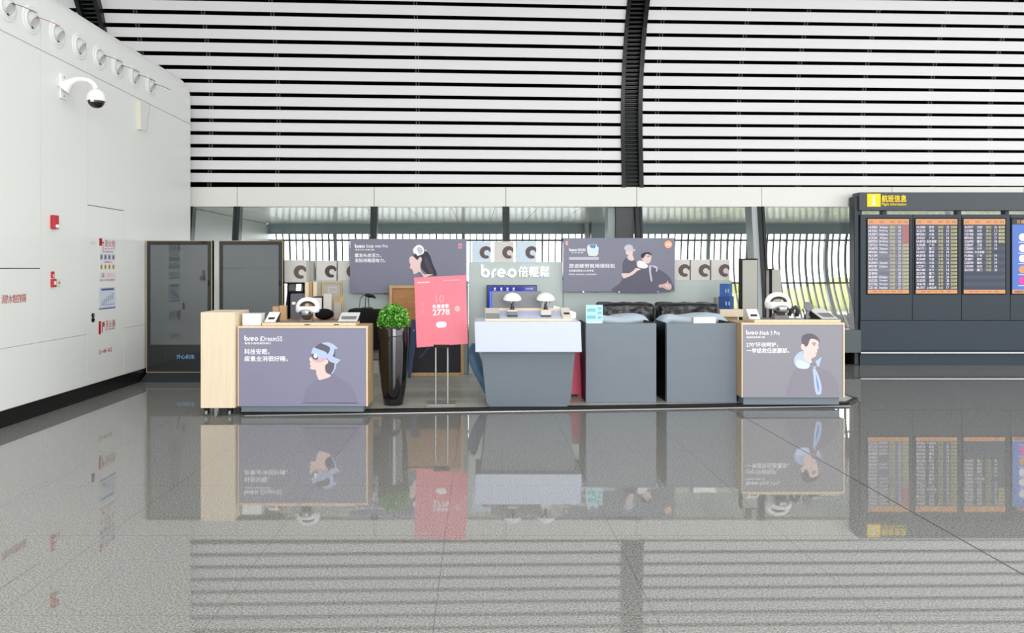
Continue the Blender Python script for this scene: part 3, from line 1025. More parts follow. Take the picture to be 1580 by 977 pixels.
def kiosk(x0p, x1p, label, text):
    xa, xb = X(x0p, KD), X(x1p, KD)
    za, zb = Z(575, KD), Z(371.3, KD)
    r = thing('advertising_totem', label, 'kiosk', ((xa + xb) / 2, KD, 0), 'glass fronted display totems')
    base = MB()
    base.hexa([(xa - 0.02, KD - 0.17, 0), (xb + 0.02, KD - 0.17, 0), (xb + 0.02, KD + 0.14, 0), (xa - 0.02, KD + 0.14, 0), (xa + 0.02, KD - 0.02, za), (xb - 0.02, KD - 0.02, za), (xb - 0.02, KD + 0.1, za), (xa + 0.02, KD + 0.1, za)], NAVYD)
    part(r, 'base', base, bevel=0.003)
    part(r, 'housing', MB().box(xa, xb, KD + 0.012, KD + 0.085, za, zb, DARKP))
    part(r, 'brass_frame', frame_rect(MB(), xa, xb, KD - 0.002, KD + 0.08, za, zb, 0.009, BRASS), label='thin brass coloured edge frame')
    gl = part(r, 'glass_front', MB().box(xa + 0.012, xb - 0.012, KD + 0.002, KD + 0.012, za + 0.012, zb - 0.012, KBLACK), label='glossy black glass front')
    part(gl, 'screen', MB().box(xa + 0.06, xb - 0.06, KD - 0.0005, KD + 0.002, Z(532, KD), zb - 0.06, SCREEN), label='grey switched-off screen')
    part(r, 'lock', MB().box(xb - 0.05, xb - 0.035, KD - 0.008, KD + 0.003, Z(441, KD), Z(433, KD), BLACK))
    if text:
        part(gl, 'lettering', MB().tpx('开心机场', 272.5, 299.5, 547.5, 554, KD - 0.001, TEXTB, 0.01))
    return r


kiosk(225.6, 327, 'glass totem in the corner against left wall with blue lettering at foot', True)
kiosk(337.5, 436.5, 'second glass totem, standing behind the wooden cabinet on casters', False)

# ------------------------------------------------------------------ LEFT WALL FITTINGS
def wy(px): return -WLX * FPX / (CX - px)
def wz(py, px): return EYE - (py - CY) * wy(px) / FPX


def wtext(mb, s, pa, pb, z0, z1, m, bold=0.01):
    ya, yb = wy(pa), wy(pb)
    mb.text(s, (WLX + 0.003, ya, z0), (0, 1, 0), (0, 0, 1), yb - ya, z1 - z0, m, bold)


def wrect(mb, pa, pb, z0, z1, m, o=0.0025):
    mb.box(WLX, WLX + o, wy(pa), wy(pb), z0, z1, m)


NP = [(-36, 0), (10, 1), (48, 2), (88, 0), (122, 0), (153, 1), (181, 1), (207, 1), (232, 1)]
NLAB = ['round white jet nozzle on wall cornice nearest the hall, cut by photo edge',
        'round white jet nozzle at the top left edge of the photo',
        'round white jet nozzle with red streamer, second nozzle seen from the near end',
        'round white jet nozzle, third in view, just right of the upright seam',
        'round white jet nozzle, fourth in view, above and left of dome camera',
        'round white jet nozzle above the dome camera, with black streamer',
        'round white jet nozzle right of the one above the dome camera',
        'round white jet nozzle, second from the far end of the row',
        'round white jet nozzle at the far end of the row, above wall hatch']
for (px, st), lab in list(zip(NP, NLAB))[1:]:
    y = wy(px)
    r = thing('air_nozzle', lab, 'air nozzle', (WLX, y, 4.115), 'jet nozzles along the cornice')
    q = MB()
    prof = [(0.150, 0.0), (0.150, 0.006), (0.142, 0.012), (0.128, 0.012), (0.124, 0.006), (0.118, 0.010), (0.112, 0.020), (0.098, 0.022), (0.09, 0.004), (0.088, 0.0)]
    q.lathe(prof, (WLX, y, 4.115), (1, 0, 0), NOZW, 40)
    part(r, 'ring', q, smooth=True)
    q = MB()
    ax = Vector((0.8, 0.12, -0.42)).normalized()
    c = Vector((WLX - 0.01, y, 4.115))
    q.lathe([(0.086 * math.sin(t), -0.086 * math.cos(t)) for t in [math.pi * k / 14 for k in range(5, 11)]] + [(0.074, 0.036), (0.068, 0.046), (0.060, 0.044), (0.056, 0.040), (0.0001, 0.040)], c, ax, NOZG, 32)
    part(r, 'ball_jet', q, smooth=True)
    if st:
        q = MB()
        p0 = c + ax * 0.046 + Vector((0, 0, 0.055))
        pth = [p0 + Vector((0.035 * k, 0.015 * k, -0.004 * k - 0.002 * k * k * 0.6)) for k in range(7)]
        q.tube(pth, 0.006, INKR if st == 2 else BLACK, 6, 0.3)
        part(r, 'streamer', q)

r = thing('dome_camera', 'white dome security camera on curved arm bracket of left wall', 'security camera', (WLX, 8.2, 3.45))
q = MB().box(WLX, WLX + 0.018, 8.14, 8.26, 3.43, 3.70, PLASW)
for zz in (3.46, 3.67):
    q.cyl((WLX + 0.018, 8.2, zz), (WLX + 0.024, 8.2, zz), 0.01, 0.01, PLASG, 8)
part(r, 'wall_plate', q, bevel=0.004)
ctrl = [(WLX + 0.015, 3.55, 0.085), (WLX + 0.05, 3.585, 0.06), (WLX + 0.10, 3.62, 0.04), (WLX + 0.17, 3.645, 0.031), (WLX + 0.24, 3.645, 0.028), (WLX + 0.30, 3.63, 0.027), (WLX + 0.35, 3.59, 0.027), (WLX + 0.372, 3.54, 0.03)]
part(r, 'curved_arm', MB().tube([(x, 8.2, z) for x, z, _ in ctrl], [a for _, _, a in ctrl], PLASW, 16), smooth=True)
cx, cz = WLX + 0.375, 3.425
part(r, 'housing', MB().lathe([(0.03, 0.115), (0.04, 0.108), (0.07, 0.085), (0.09, 0.05), (0.098, 0.01), (0.10, -0.015), (0.10, -0.022), (0.085, -0.024)], (cx, 8.2, cz), (0, 0, 1), PLASW, 32), smooth=True)
part(r, 'smoked_dome', MB().lathe([(0.086, -0.02)] + [(0.086 * math.cos(t), -0.024 - 0.075 * math.sin(t)) for t in [math.pi / 2 * k / 8 for k in range(9)]], (cx, 8.2, cz), (0, 0, 1), SMOKE, 32), smooth=True, label='dark smoked lens dome')
part(r, 'lens', MB().box(cx - 0.012, cx + 0.02, 8.1, 8.125, cz - 0.045, cz - 0.012, PLASW))

r = thing('wall_hatch', 'small hatch door hanging open high on the left wall', 'hatch', (WLX, 10.05, 3.45))
part(r, 'door', MB().hexa([(WLX + 0.04, 9.99, 3.43), (WLX + 0.105, 10.03, 3.42), (WLX + 0.105, 10.045, 3.42), (WLX + 0.04, 10.005, 3.43), (WLX + 0.055, 9.99, 3.80), (WLX + 0.155, 10.03, 3.77), (WLX + 0.155, 10.045, 3.77), (WLX + 0.055, 10.005, 3.80)], mat('hatch_grey', rgb(192, 194, 192), 0.5, 0.3)))
part(r, 'cream_edge', MB().box(WLX, WLX + 0.05, 9.99, 10.02, 3.43, 3.81, BEIGE), label='cream coloured edge')

r = thing('alarm_strobe', 'red fire alarm sounder with white strobe lens high on left wall', 'fire alarm', (WLX, 8.02, 1.98))
part(r, 'housing', MB().box(WLX, WLX + 0.045, 7.965, 8.06, 1.975, 2.125, REDP), bevel=0.008)
part(r, 'strobe_lens', MB().ball((WLX + 0.045, 8.02, 2.005), 0.022, 0.03, 0.022, PLASW), smooth=True, label='white strobe lens')
r = thing('hydrant_button', 'small red push plate above the red call point', 'fire alarm button', (WLX, 8.0, 1.45))
part(r, 'plate', MB().box(WLX, WLX + 0.015, 7.975, 8.025, 1.445, 1.515, REDP), bevel=0.004)
part(r, 'white_mark', MB().box(WLX + 0.015, WLX + 0.017, 7.994, 8.006, 1.455, 1.485, INKW), label='white printed mark')
r = thing('manual_call_point', 'red fire call point with white window below the small red plate', 'fire alarm call point', (WLX, 8.0, 1.35))
part(r, 'housing', MB().box(WLX, WLX + 0.032, 7.97, 8.035, 1.345, 1.435, REDP), bevel=0.006)
part(r, 'press_window', MB().box(WLX + 0.032, WLX + 0.035, 7.985, 8.02, 1.37, 1.41, PLASW), label='white press window')
r = thing('key_switch', 'small beige key switch right of the red call point', 'switch', (WLX, 8.12, 1.37))
part(r, 'plate', MB().box(WLX, WLX + 0.012, 8.085, 8.145, 1.35, 1.43, BEIGE), bevel=0.003)
part(r, 'key_slot', MB().cyl((WLX + 0.012, 8.115, 1.39), (WLX + 0.016, 8.115, 1.39), 0.01, 0.01, LEAFD, 12))

q = MB(); wtext(q, '消防水炮控制箱', 2, 40, 1.205, 1.293, INKR, 0.0)
solo('cabinet_lettering', q, 'red Chinese lettering on the fire cannon cabinet at far left', 'lettering', (WLX, wy(20), 1.2))
q = MB(); wtext(q, '消防水炮控制箱', -152, -100, 1.205, 1.293, INKR, 0.0)
zt_ = Z
r = thing('hydrant_notice', 'tall red and blue instruction notice on hydrant cabinet door', 'notice', (WLX, 9.1, 1.5))
q = MB(); wrect(q, 152.5, 178, 1.53, 1.93, mat('notice_white', rgb(232, 234, 238), 0.4, 0.3), 0.0015)
sh = part(r, 'backing_sheet', q)
q = MB()
q.box(WLX + 0.0015, WLX + 0.003, wy(153), wy(157.2), 1.825, 1.915, INKR)
q.box(WLX + 0.0015, WLX + 0.003, wy(157.2), wy(160), 1.86, 1.875, INKR)
q.box(WLX + 0.0015, WLX + 0.003, wy(158.4), wy(159), 1.765, 1.86, INKR)
wtext(q, '消火栓', 161, 177.5, 1.815, 1.905, INKR, 0.0)
wtext(q, 'FIRE HYDRANT', 160.5, 177, 1.785, 1.80, INKR, 0.0)
wtext(q, '消火栓使用方法', 158, 174, 1.742, 1.768, INKR, 0.0)
wtext(q, '灭火器使用方法', 160, 172.5, 1.615, 1.638, INKR, 0.0)
part(r, 'red_lettering', q)
q, q2 = MB(), MB()
for k in range(4):
    a = 153.8 + k * 6.1
    wrect(q, a, a + 5, 1.655, 1.725, mat('notice_blue_grey', rgb(186, 196, 216), 0.5, 0.2), 0.003)
    wrect(q, a + 1.2, a + 3.4, 1.665, 1.71, INKD, 0.0036)
    wrect(q2, a, a + 5, 1.535, 1.605, mat('notice_cream', rgb(232, 220, 190), 0.5, 0.2), 0.003)
    wrect(q2, a + 1.3, a + 3.2, 1.545, 1.59, mat('notice_ochre', rgb(150, 120, 70), 0.5, 0.2), 0.0036)
part(r, 'hydrant_steps', q, label='row of pale blue step pictures')
part(r, 'extinguisher_steps', q2, label='row of cream step pictures')
r = thing('emergency_number_notice', 'pale notice with red phone mark and 119 below hydrant notice', 'notice', (WLX, 9.1, 1.4))
q = MB(); wrect(q, 152.5, 178, 1.385, 1.50, mat('notice_white2', rgb(229, 231, 231), 0.4, 0.3), 0.0015)
part(r, 'backing_sheet', q)
q = MB(); wtext(q, '火警电话119', 164, 177.5, 1.435, 1.49, INKP, 0.0); wtext(q, '☎', 156, 161, 1.44, 1.495, INKR, 0.0); wtext(q, '发生火灾时请拨打', 153.5, 177, 1.392, 1.415, INKR, 0.0)
part(r, 'lettering', q)
r = thing('evacuation_plan', 'pale blue evacuation plan with dark blue bars on cabinet door', 'plan', (WLX, 9.1, 1.05))
q = MB(); wrect(q, 152.5, 178, 1.045, 1.315, mat('plan_pale', rgb(214, 220, 230), 0.4, 0.3), 0.0015)
sh = part(r, 'sheet', q)
q = MB(); pb_ = mat('plan_blue', rgb(88, 104, 150), 0.5, 0.2); pg_ = mat('plan_line', rgb(164, 180, 206), 0.5, 0.2)
wrect(q, 156, 175.5, 1.275, 1.30, pb_, 0.003); wrect(q, 152.5, 178, 1.045, 1.06, pb_, 0.003)
for k in range(6):
    wrect(q, 157 + k * 3, 159 + k * 3, 1.10 + 0.012 * k, 1.15 + 0.018 * k, pg_, 0.003)
wrect(q, 156, 176, 1.095, 1.105, pg_, 0.003)
part(r, 'plan_drawing', q)
r = thing('extinguisher_notice', 'red fire extinguisher lettering low on hydrant cabinet door', 'notice', (WLX, 9.1, 0.8))
q = MB(); wrect(q, 152.2, 155.5, 0.745, 0.905, INKR); wrect(q, 157, 158.2, 0.76, 0.89, INKR); wrect(q, 159, 161, 0.83, 0.89, INKR)
wtext(q, '灭火器', 162.5, 177.5, 0.81, 0.90, INKR, 0.0); wtext(q, 'FIRE EXTINGUISHER', 162.5, 177, 0.78, 0.80, INKR, 0.0)
part(r, 'red_lettering', q)
q = MB(); wtext(q, 'D-4F-A2', 152.5, 172.5, 0.505, 0.555, INKR, 0.0)
solo('cabinet_code', q, 'small dark red cabinet code near the foot of cabinet door', 'lettering', (WLX, 9.1, 0.5))
q = MB(); wtext(q, '消火栓', 139, 147, 1.835, 1.87, INKG, 0.0)
solo('faint_cabinet_mark', q, 'faint grey lettering left of the hydrant notice', 'lettering', (WLX, 8.8, 1.8))
r = thing('cabinet_lock', 'black oval key lock on hydrant cabinet door', 'lock', (WLX, 8.84, 0.96))
q = MB().cyl((WLX, 8.84, 0.985), (WLX + 0.012, 8.84, 0.985), 0.028, 0.026, BLACK, 18).cyl((WLX, 8.84, 0.93), (WLX + 0.012, 8.84, 0.93), 0.028, 0.026, BLACK, 18)
part(r, 'escutcheon', q)
part(r, 'keyhole', MB().cyl((WLX + 0.012, 8.84, 0.985), (WLX + 0.02, 8.84, 0.985), 0.012, 0.012, SILVER, 14))

# ------------------------------------------------------------------ WOODEN CABINET ON CASTERS
xa, xb, ya, yb = X(309.5, 7.72), -2.56, 7.72, 8.2
r = thing('rolling_cabinet', 'tall pale oak cabinet on casters at the left end of booth', 'cabinet', ((xa + xb) / 2, ya, 0))
part(r, 'body', MB().box(xa, xb, ya, yb, 0.088, 1.09, WOOD), bevel=0.004)
for cxp in (xa + 0.05, xb - 0.06):
    for cyp in (ya + 0.05, yb - 0.05):
        c = part(r, 'caster', MB().cyl((cxp - 0.011, cyp, 0.03), (cxp + 0.011, cyp, 0.03), 0.03, 0.03, SILVER, 20), smooth=True, label='silver wheel in black fork')
        part(c, 'fork', MB().box(cxp - 0.02, cxp - 0.013, cyp - 0.018, cyp + 0.018, 0.02, 0.075, BLACK).box(cxp + 0.013, cxp + 0.02, cyp - 0.018, cyp + 0.018, 0.02, 0.075, BLACK).box(cxp - 0.025, cxp + 0.025, cyp - 0.03, cyp + 0.03, 0.07, 0.088, BLACK))


# ------------------------------------------------------------------ LIGHTBOX COUNTERS
def counter(label, xa, xb, d, dep, zt, zf, postm, fr, loc):
    r = thing('display_counter', label, 'counter', loc, 'oak counters with poster fronts')
    part(r, 'body', MB().box(xa, xb, d + 0.02, d + dep, zf, zt, WOODM), bevel=0.003)
    ff = MB().box(xa, xb, d, d + 0.03, zt - fr, zt, WOODE).box(xa, xa + fr * 0.5, d, d + 0.03, zf, zt - fr, WOODE).box(xb - fr * 0.8, xb, d, d + 0.03, zf, zt - fr, WOODE)
    part(r, 'front_frame', ff, label='pale wooden front frame')
    part(r, 'kick_plinth', MB().box(xa + 0.03, xb - 0.05, d + 0.03, d + dep - 0.03, PZ, zf, GREYP))
    face = part(r, 'poster_front', MB().box(xa + fr * 0.5, xb - fr * 0.8, d + 0.006, d + 0.022, zf, zt - fr, postm))
    return r, face


LD = 7.77
cl, lface = counter('oak counter with violet poster of head massager, right of rolling cabinet', -2.545, X(567.5, LD), LD, 0.4, Z(503.2, LD), Z(627, LD), POST1, 0.022, (-1.86, LD, 0))
d = LD + 0.003
q = MB()
q.logo(377, 398.5, 517.8, 526.2, d, INKW, 0.0, 0.2)
q.tpx('iDream5S', 401, 435.5, 519, 526.6, d, INKW, 0.012)
q.tpx('智能头部眼部按摩仪', 377.5, 418.5, 528.2, 531.4, d, INKW, 0.01)
q.tpx('科技安眠，', 377, 415.5, 538.5, 547.2, d, INKW, 0.012)
q.tpx('疲惫全消很好睡。', 377, 444, 549.6, 557.6, d, INKW, 0.012)
part(lface, 'white_lettering', q)
q = MB()
O = (460, 500, 7.518, d + 0.001)


def pshape(q, O, pts, m, lift=0.0, sm=True):
    shape(q, pts, O[0], O[1], O[2], O[3], m, lift, sm)


pshape(q, O, [(80, 915), (60, 905), (90, 760), (170, 680), (240, 640), (330, 620), (400, 570), (470, 620), (620, 720), (690, 905), (640, 915)], mat('faint_clothes_ink', rgb(138, 136, 158), 0.6, 0.1), -0.0008)
pshape(q, O, [(180, 300), (215, 250), (275, 222), (345, 240), (420, 300), (430, 380), (420, 470), (390, 570), (330, 560), (310, 480), (330, 400), (320, 330), (240, 300)], INKD, -0.0004)
pshape(q, O, [(145, 385), (205, 430), (265, 440), (310, 405), (345, 420), (345, 455), (315, 482), (322, 560), (382, 600), (330, 630), (260, 648), (238, 645), (212, 585), (205, 535), (160, 528), (138, 512), (148, 488), (134, 466), (143, 445), (130, 412)], SKIN)
pshape(q, O, [(150, 350), (205, 340), (240, 400), (300, 390), (325, 405), (275, 442), (200, 445), (165, 415)], SKINS, 0.0003)
pshape(q, O, [(150, 340), (205, 340), (232, 400), (200, 415), (165, 395)], INKD, 0.0005)
pshape(q, O, [(160, 310), (180, 272), (240, 295), (320, 325), (350, 372), (330, 402), (290, 396), (240, 412), (225, 380), (205, 345), (155, 345)], INKBL, 0.0007)
circ(q, 200, 370, 20, 460, 500, 7.518, d + 0.001, INKW, 0.001, 28)
pshape(q, O, [(275, 225), (345, 212), (400, 232), (440, 262), (462, 292), (425, 290), (415, 340), (402, 372), (450, 400), (490, 416), (470, 440), (442, 466), (428, 455), (385, 445), (345, 412), (335, 370), (362, 320), (368, 275), (330, 248)], INKBL, 0.0009)
pshape(q, O, [(440, 455), (436, 510), (400, 575), (386, 572), (418, 515), (424, 458)], INKBL, 0.001)
part(lface, 'printed_head_profile', q, recalc=False)

RD = 8.18
cr, rface = counter('oak counter with grey poster of man in neck pillow, at right end', X(1144.5, RD), X(1303.5, RD), RD, 0.45, Z(498.3, RD), Z(613.5, RD), POST2, 0.02, (3.45, RD, 0))
d = RD + 0.003
q = MB()
q.logo(1151, 1169.5, 509.5, 516.6, d, INKW, 0.0, 0.2)
q.tpx('iNeck 3 Pro', 1171.5, 1203, 510.5, 517, d, INKW, 0.014)
q.tpx('智能肩颈按摩仪器', 1151.5, 1180, 519, 522, d, INKW, 0.01)
q.tpx('270°环绕呵护，', 1151.5, 1200.5, 528.3, 535.8, d, INKW, 0.012)
q.tpx('一举拯救低疲腰部。', 1152, 1217.5, 537.2, 545, d, INKW, 0.012)
part(rface, 'white_lettering', q)
q = MB()
O = (1140, 495, 7.818, d + 0.001)
pshape(q, O, [(690, 560), (780, 500), (890, 490), (960, 560), (1100, 620), (1190, 760), (1215, 890), (1180, 905), (600, 905), (565, 890), (600, 760)], mat('faint_suit_ink', rgb(147, 144, 154), 0.6, 0.1), -0.0008)
pshape(q, O, [(765, 275), (758, 205), (790, 168), (860, 155), (930, 180), (970, 230), (978, 275), (950, 240), (900, 220), (860, 225), (830, 300), (800, 310), (785, 285)], INKD, 0.0003)
pshape(q, O, [(850, 212), (900, 195), (950, 212), (970, 252), (956, 290), (962, 330), (945, 345), (948, 365), (938, 392), (922, 435), (890, 447), (872, 470), (882, 502), (850, 508), (800, 472), (775, 430), (782, 365), (755, 340), (749, 300), (765, 278), (785, 283), (805, 315), (828, 290)], SKIN)
pshape(q, O, [(882, 268), (910, 262), (930, 272), (925, 280), (905, 274), (885, 278)], INKD, 0.0005)
pshape(q, O, [(890, 290), (912, 286), (924, 294), (908, 300)], INKDD, 0.0005)
pshape(q, O, [(905, 392), (930, 388), (938, 392), (915, 402)], SKINS, 0.0005)
pshape(q, O, [(775, 368), (720, 385), (672, 440), (665, 500), (690, 555), (740, 578), (820, 580), (855, 550), (850, 508), (790, 462), (772, 420)], INKBL, 0.0007)
pshape(q, O, [(690, 490), (730, 470), (800, 500), (850, 520), (845, 555), (815, 575), (745, 574), (700, 545)], mat('pillow_highlight_ink', rgb(214, 226, 244), 0.6, 0.1), 0.0009)
pshape(q, O, [(870, 532), (908, 556), (942, 530), (928, 490), (1002, 440), (985, 480), (966, 552), (942, 542), (920, 575), (940, 610), (972, 690), (998, 800), (990, 880), (960, 893), (930, 880), (910, 780), (898, 660), (892, 590), (905, 568)], INKBL, 0.0006)
pshape(q, O, [(930, 650), (945, 700), (966, 800), (962, 862), (946, 800), (934, 720)], INKB, 0.0008)
part(rface, 'printed_man_in_pillow', q, recalc=False)

# ------------------------------------------------------------------ CENTRE COUNTER
CD = 7.9
r = thing('reception_counter', 'tapered slate grey counter with glowing white top band in centre', 'counter', (0.52, CD, PZ))
x0, x1 = X(732, CD), X(897.8, CD)
body = MB()
ft, fbm = 7.97, 8.08
tx0, tx1 = X(741.5, ft), X(888, ft)
bx0, bx1 = X(752, fbm), X(878.5, fbm)
zt_, zb_ = 0.70, PZ
prof = [(tx0, ft, zt_), (bx0 - 0.012, fbm - 0.01, zb_ + 0.06), (bx0 + 0.0, fbm, zb_ + 0.02), (bx0 + 0.03, fbm, zb_), (bx1 - 0.03, fbm, zb_), (bx1, fbm, zb_ + 0.02), (bx1 + 0.012, fbm - 0.01, zb_ + 0.06), (tx1, ft, zt_)]
body.prism(prof, (0, 0.55, 0), GREYP)
part(r, 'tapered_body', body, bevel=0.004)
part(r, 'white_top_band', MB().hexa([(x0 + 0.01, CD, Z(543.5, CD)), (x1, CD, Z(543.5, CD)), (x1, CD + 0.62, Z(543.5, CD)), (x0 + 0.01, CD + 0.62, Z(543.5, CD)), (x0, CD, 0.978), (x1 - 0.012, CD, 0.978), (x1 - 0.012, CD + 0.62, 0.978), (x0, CD + 0.62, 0.978)], TOPW), bevel=0.006)
CT = 0.978
r = thing('display_tray', 'tilted white tray with oak rims on the centre counter', 'tray', (0.5, 8.1, CT))
ta, tb = X(748.5, 8.0), X(882.5, 8.0)
y_f, y_b, z_f, z_b = 8.0, 8.36, CT, CT + 0.10
part(r, 'board', MB().hexa([(ta, y_f + 0.02, CT), (tb, y_f + 0.02, CT), (tb, y_b, CT), (ta, y_b, CT), (ta, y_f + 0.02, CT + 0.006), (tb, y_f + 0.02, CT + 0.006), (tb, y_b, z_b), (ta, y_b, z_b)], TOPW))
part(r, 'front_rim', MB().box(ta, tb, y_f, y_f + 0.02, CT, CT + 0.024, WOODE), bevel=0.002)
part(r, 'rear_rim', MB().box(ta, tb, y_b, y_b + 0.02, CT, z_b + 0.02, WOODE), bevel=0.002)


def scalp(xc, label, pale):
    y = 8.16
    zb = CT + 0.006 + 0.094 * (y - 8.02) / 0.34
    r = thing('scalp_massager', label, 'massager', (xc, y, zb), 'domed scalp massagers on the centre tray')
    st = MB()
    st.box(xc - 0.056, xc + 0.056, y - 0.04, y + 0.06, zb + 0.012, zb + 0.05, PLASG if not pale else PLASB)
    st.box(xc - 0.056, xc + 0.056, y - 0.04, y + 0.06, zb + 0.05, zb + 0.07, PLASB)
    st.hexa([(xc - 0.056, y - 0.04, zb - 0.008), (xc + 0.056, y - 0.04, zb - 0.008), (xc + 0.056, y + 0.06, zb + 0.02), (xc - 0.056, y + 0.06, zb + 0.02), (xc - 0.056, y - 0.04, zb + 0.013), (xc + 0.056, y - 0.04, zb + 0.013), (xc + 0.056, y + 0.06, zb + 0.03), (xc - 0.056, y + 0.06, zb + 0.03)], DARKP)
    part(r, 'stand', st, bevel=0.003)
    pth = [(xc, y + 0.02, zb + 0.06), (xc, y + 0.025, zb + 0.12), (xc, y + 0.02, zb + 0.19)]
    part(r, 'post', MB().tube(pth, [0.03, 0.014, 0.022], DARKP, 12), smooth=True)
    hd = MB()
    hd.lathe([(0.0001, 0.072), (0.03, 0.069), (0.06, 0.058), (0.085, 0.038), (0.10, 0.012), (0.103, -0.004), (0.096, -0.010), (0.07, 0.004), (0.03, 0.012), (0.0001, 0.014)], (xc, y + 0.02, zb + 0.185), (0, -0.12, 1), PLASW, 32)
    part(r, 'domed_head', hd, smooth=True, label='white domed head')
    fg = MB()
    for k in range(6):
        a = k * math.pi / 3 + 0.3
        p = Vector((xc + 0.052 * math.cos(a), y + 0.02 + 0.052 * math.sin(a), zb + 0.19))
        fg.tube([p, p + Vector((0.006 * math.cos(a), 0.006 * math.sin(a), -0.03)), p + Vector((0, 0, -0.05))], [0.014, 0.012, 0.007], SILVER, 8)
    part(r, 'massage_fingers', fg, smooth=True)
    return r


scalp(X(790.5, 8.17), 'white domed scalp massager on dark stand, left one on centre tray', False)
scalp(X(842, 8.17), 'white domed scalp massager on pale stand, right one on centre tray', True)
zs_ = lambda y: CT + 0.006 + 0.094 * (y - 8.02) / 0.34
r = thing('leaflet_box', 'grey and beige small carton at left end of centre tray', 'box', (X(760, 8.1), 8.1, zs_(8.1)))
a, b = X(749.5, 8.1), X(770.5, 8.1)
part(r, 'carton', MB().hexa([(a, 8.07, zs_(8.07)), (b, 8.07, zs_(8.07)), (b, 8.22, zs_(8.22)), (a, 8.22, zs_(8.22)), (a, 8.07, zs_(8.07) + 0.065), (b, 8.07, zs_(8.07) + 0.065), (b, 8.22, zs_(8.07) + 0.11), (a, 8.22, zs_(8.07) + 0.11)], PLASB))
part(r, 'printed_front', MB().box(a, b, 8.066, 8.07, zs_(8.07) + 0.002, zs_(8.07) + 0.062, PLASG))
r = thing('card_reader', 'beige slanted card reader at right end of centre tray', 'card reader', (X(873, 8.1), 8.1, zs_(8.1)))
a, b = X(866, 8.1), X(881.5, 8.1)
part(r, 'body', MB().hexa([(a + 0.012, 8.06, zs_(8.06)), (b, 8.06, zs_(8.06)), (b - 0.01, 8.22, zs_(8.22)), (a, 8.22, zs_(8.22)), (a + 0.012, 8.06, zs_(8.06) + 0.02), (b, 8.06, zs_(8.06) + 0.02), (b - 0.01, 8.22, zs_(8.22) + 0.075), (a, 8.22, zs_(8.22) + 0.075)], PLASB), bevel=0.004)
part(r, 'dark_slot', MB().rbox(((a + b) / 2 + 0.006, 8.118, zs_(8.118) + 0.043), (0.062, 0.03, 0.006), (0.55, 0, 0), DARKP))
r = thing('counter_terminal', 'dark grey back of a flat terminal behind the centre counter', 'terminal', (X(797, 8.47), 8.47, CT))
part(r, 'display_back', MB().rbox((X(797, 8.47), 8.47, 1.185), (X(836, 8.47) - X(759, 8.47), 0.025, 0.20), (-0.12, 0, 0), PLASG), bevel=0.006)
part(r, 'foot', MB().box(X(785, 8.47), X(809, 8.47), 8.43, 8.51, CT, CT + 0.015, DARKP).box(X(793, 8.47), X(801, 8.47), 8.465, 8.485, CT + 0.015, 1.13, DARKP))
r = thing('receipt_printer', 'pale sloping receipt printer behind the right end of centre counter', 'printer', (X(868, 8.44), 8.44, CT))
part(r, 'body', MB().prism([(X(853, 8.44), 8.40, CT), (X(888, 8.44), 8.40, CT), (X(888, 8.44), 8.40, CT + 0.07), (X(862, 8.44), 8.40, CT + 0.13), (X(853, 8.44), 8.40, CT + 0.145)], (0, 0.1, 0), PLASW), bevel=0.005)
part(r, 'paper_slot', MB().box(X(855, 8.44), X(866, 8.44), 8.398, 8.402, CT + 0.09, CT + 0.1, DARKP))

# ------------------------------------------------------------------ BACK WALL OF THE BOOTH
WD = 10.56
z_lo = Z(433, 10.65)
r = thing('logo_wall', 'pale sage glass wall panel with white shop lettering in booth centre', 'sign wall', (0.5, WD, PZ))
part(r, 'panel', MB().box(X(723, WD), X(868, WD), WD, WD + 0.2, PZ, Z(404.3, WD), BACKW), bevel=0.004)
d = WD - 0.022
q = MB()
q.logo(742, 797, 408.5, 428.5, d, LITW, 0.012, 0.19)
part(r, 'rounded_letters', q)
q = MB().tpx('倍輕鬆', 799.5, 847.5, 411.3, 427.3, d, LITW, 0.014, 0.012)
part(r, 'character_letters', q)
q = MB()
for px in (747, 765, 782, 795, 808, 824, 840):
    q.cyl((X(px, d), d + 0.004, Z(424, d)), (X(px, d), WD, Z(424, d)), 0.006, 0.006, CHROME, 8)
part(r, 'letter_standoffs', q)

r = thing('low_wall_panel', 'low sage wall panel behind the woman poster, left of logo wall', 'wall panel', (X(600, 10.65), 10.62, PZ))
part(r, 'panel', MB().box(X(470, 10.62), X(722, 10.62), 10.62, 10.8, PZ, Z(433.6, 10.62), BACKW), bevel=0.004)
r = thing('low_wall_panel', 'low sage wall panel behind the massage chairs, right of logo wall', 'wall panel', (X(1000, 10.65), 10.62, PZ))
part(r, 'panel', MB().box(X(869.3, 10.62), X(1129, 10.62), 10.62, 10.8, PZ, Z(432.3, 10.62), BACKW), bevel=0.004)

PD = 10.5


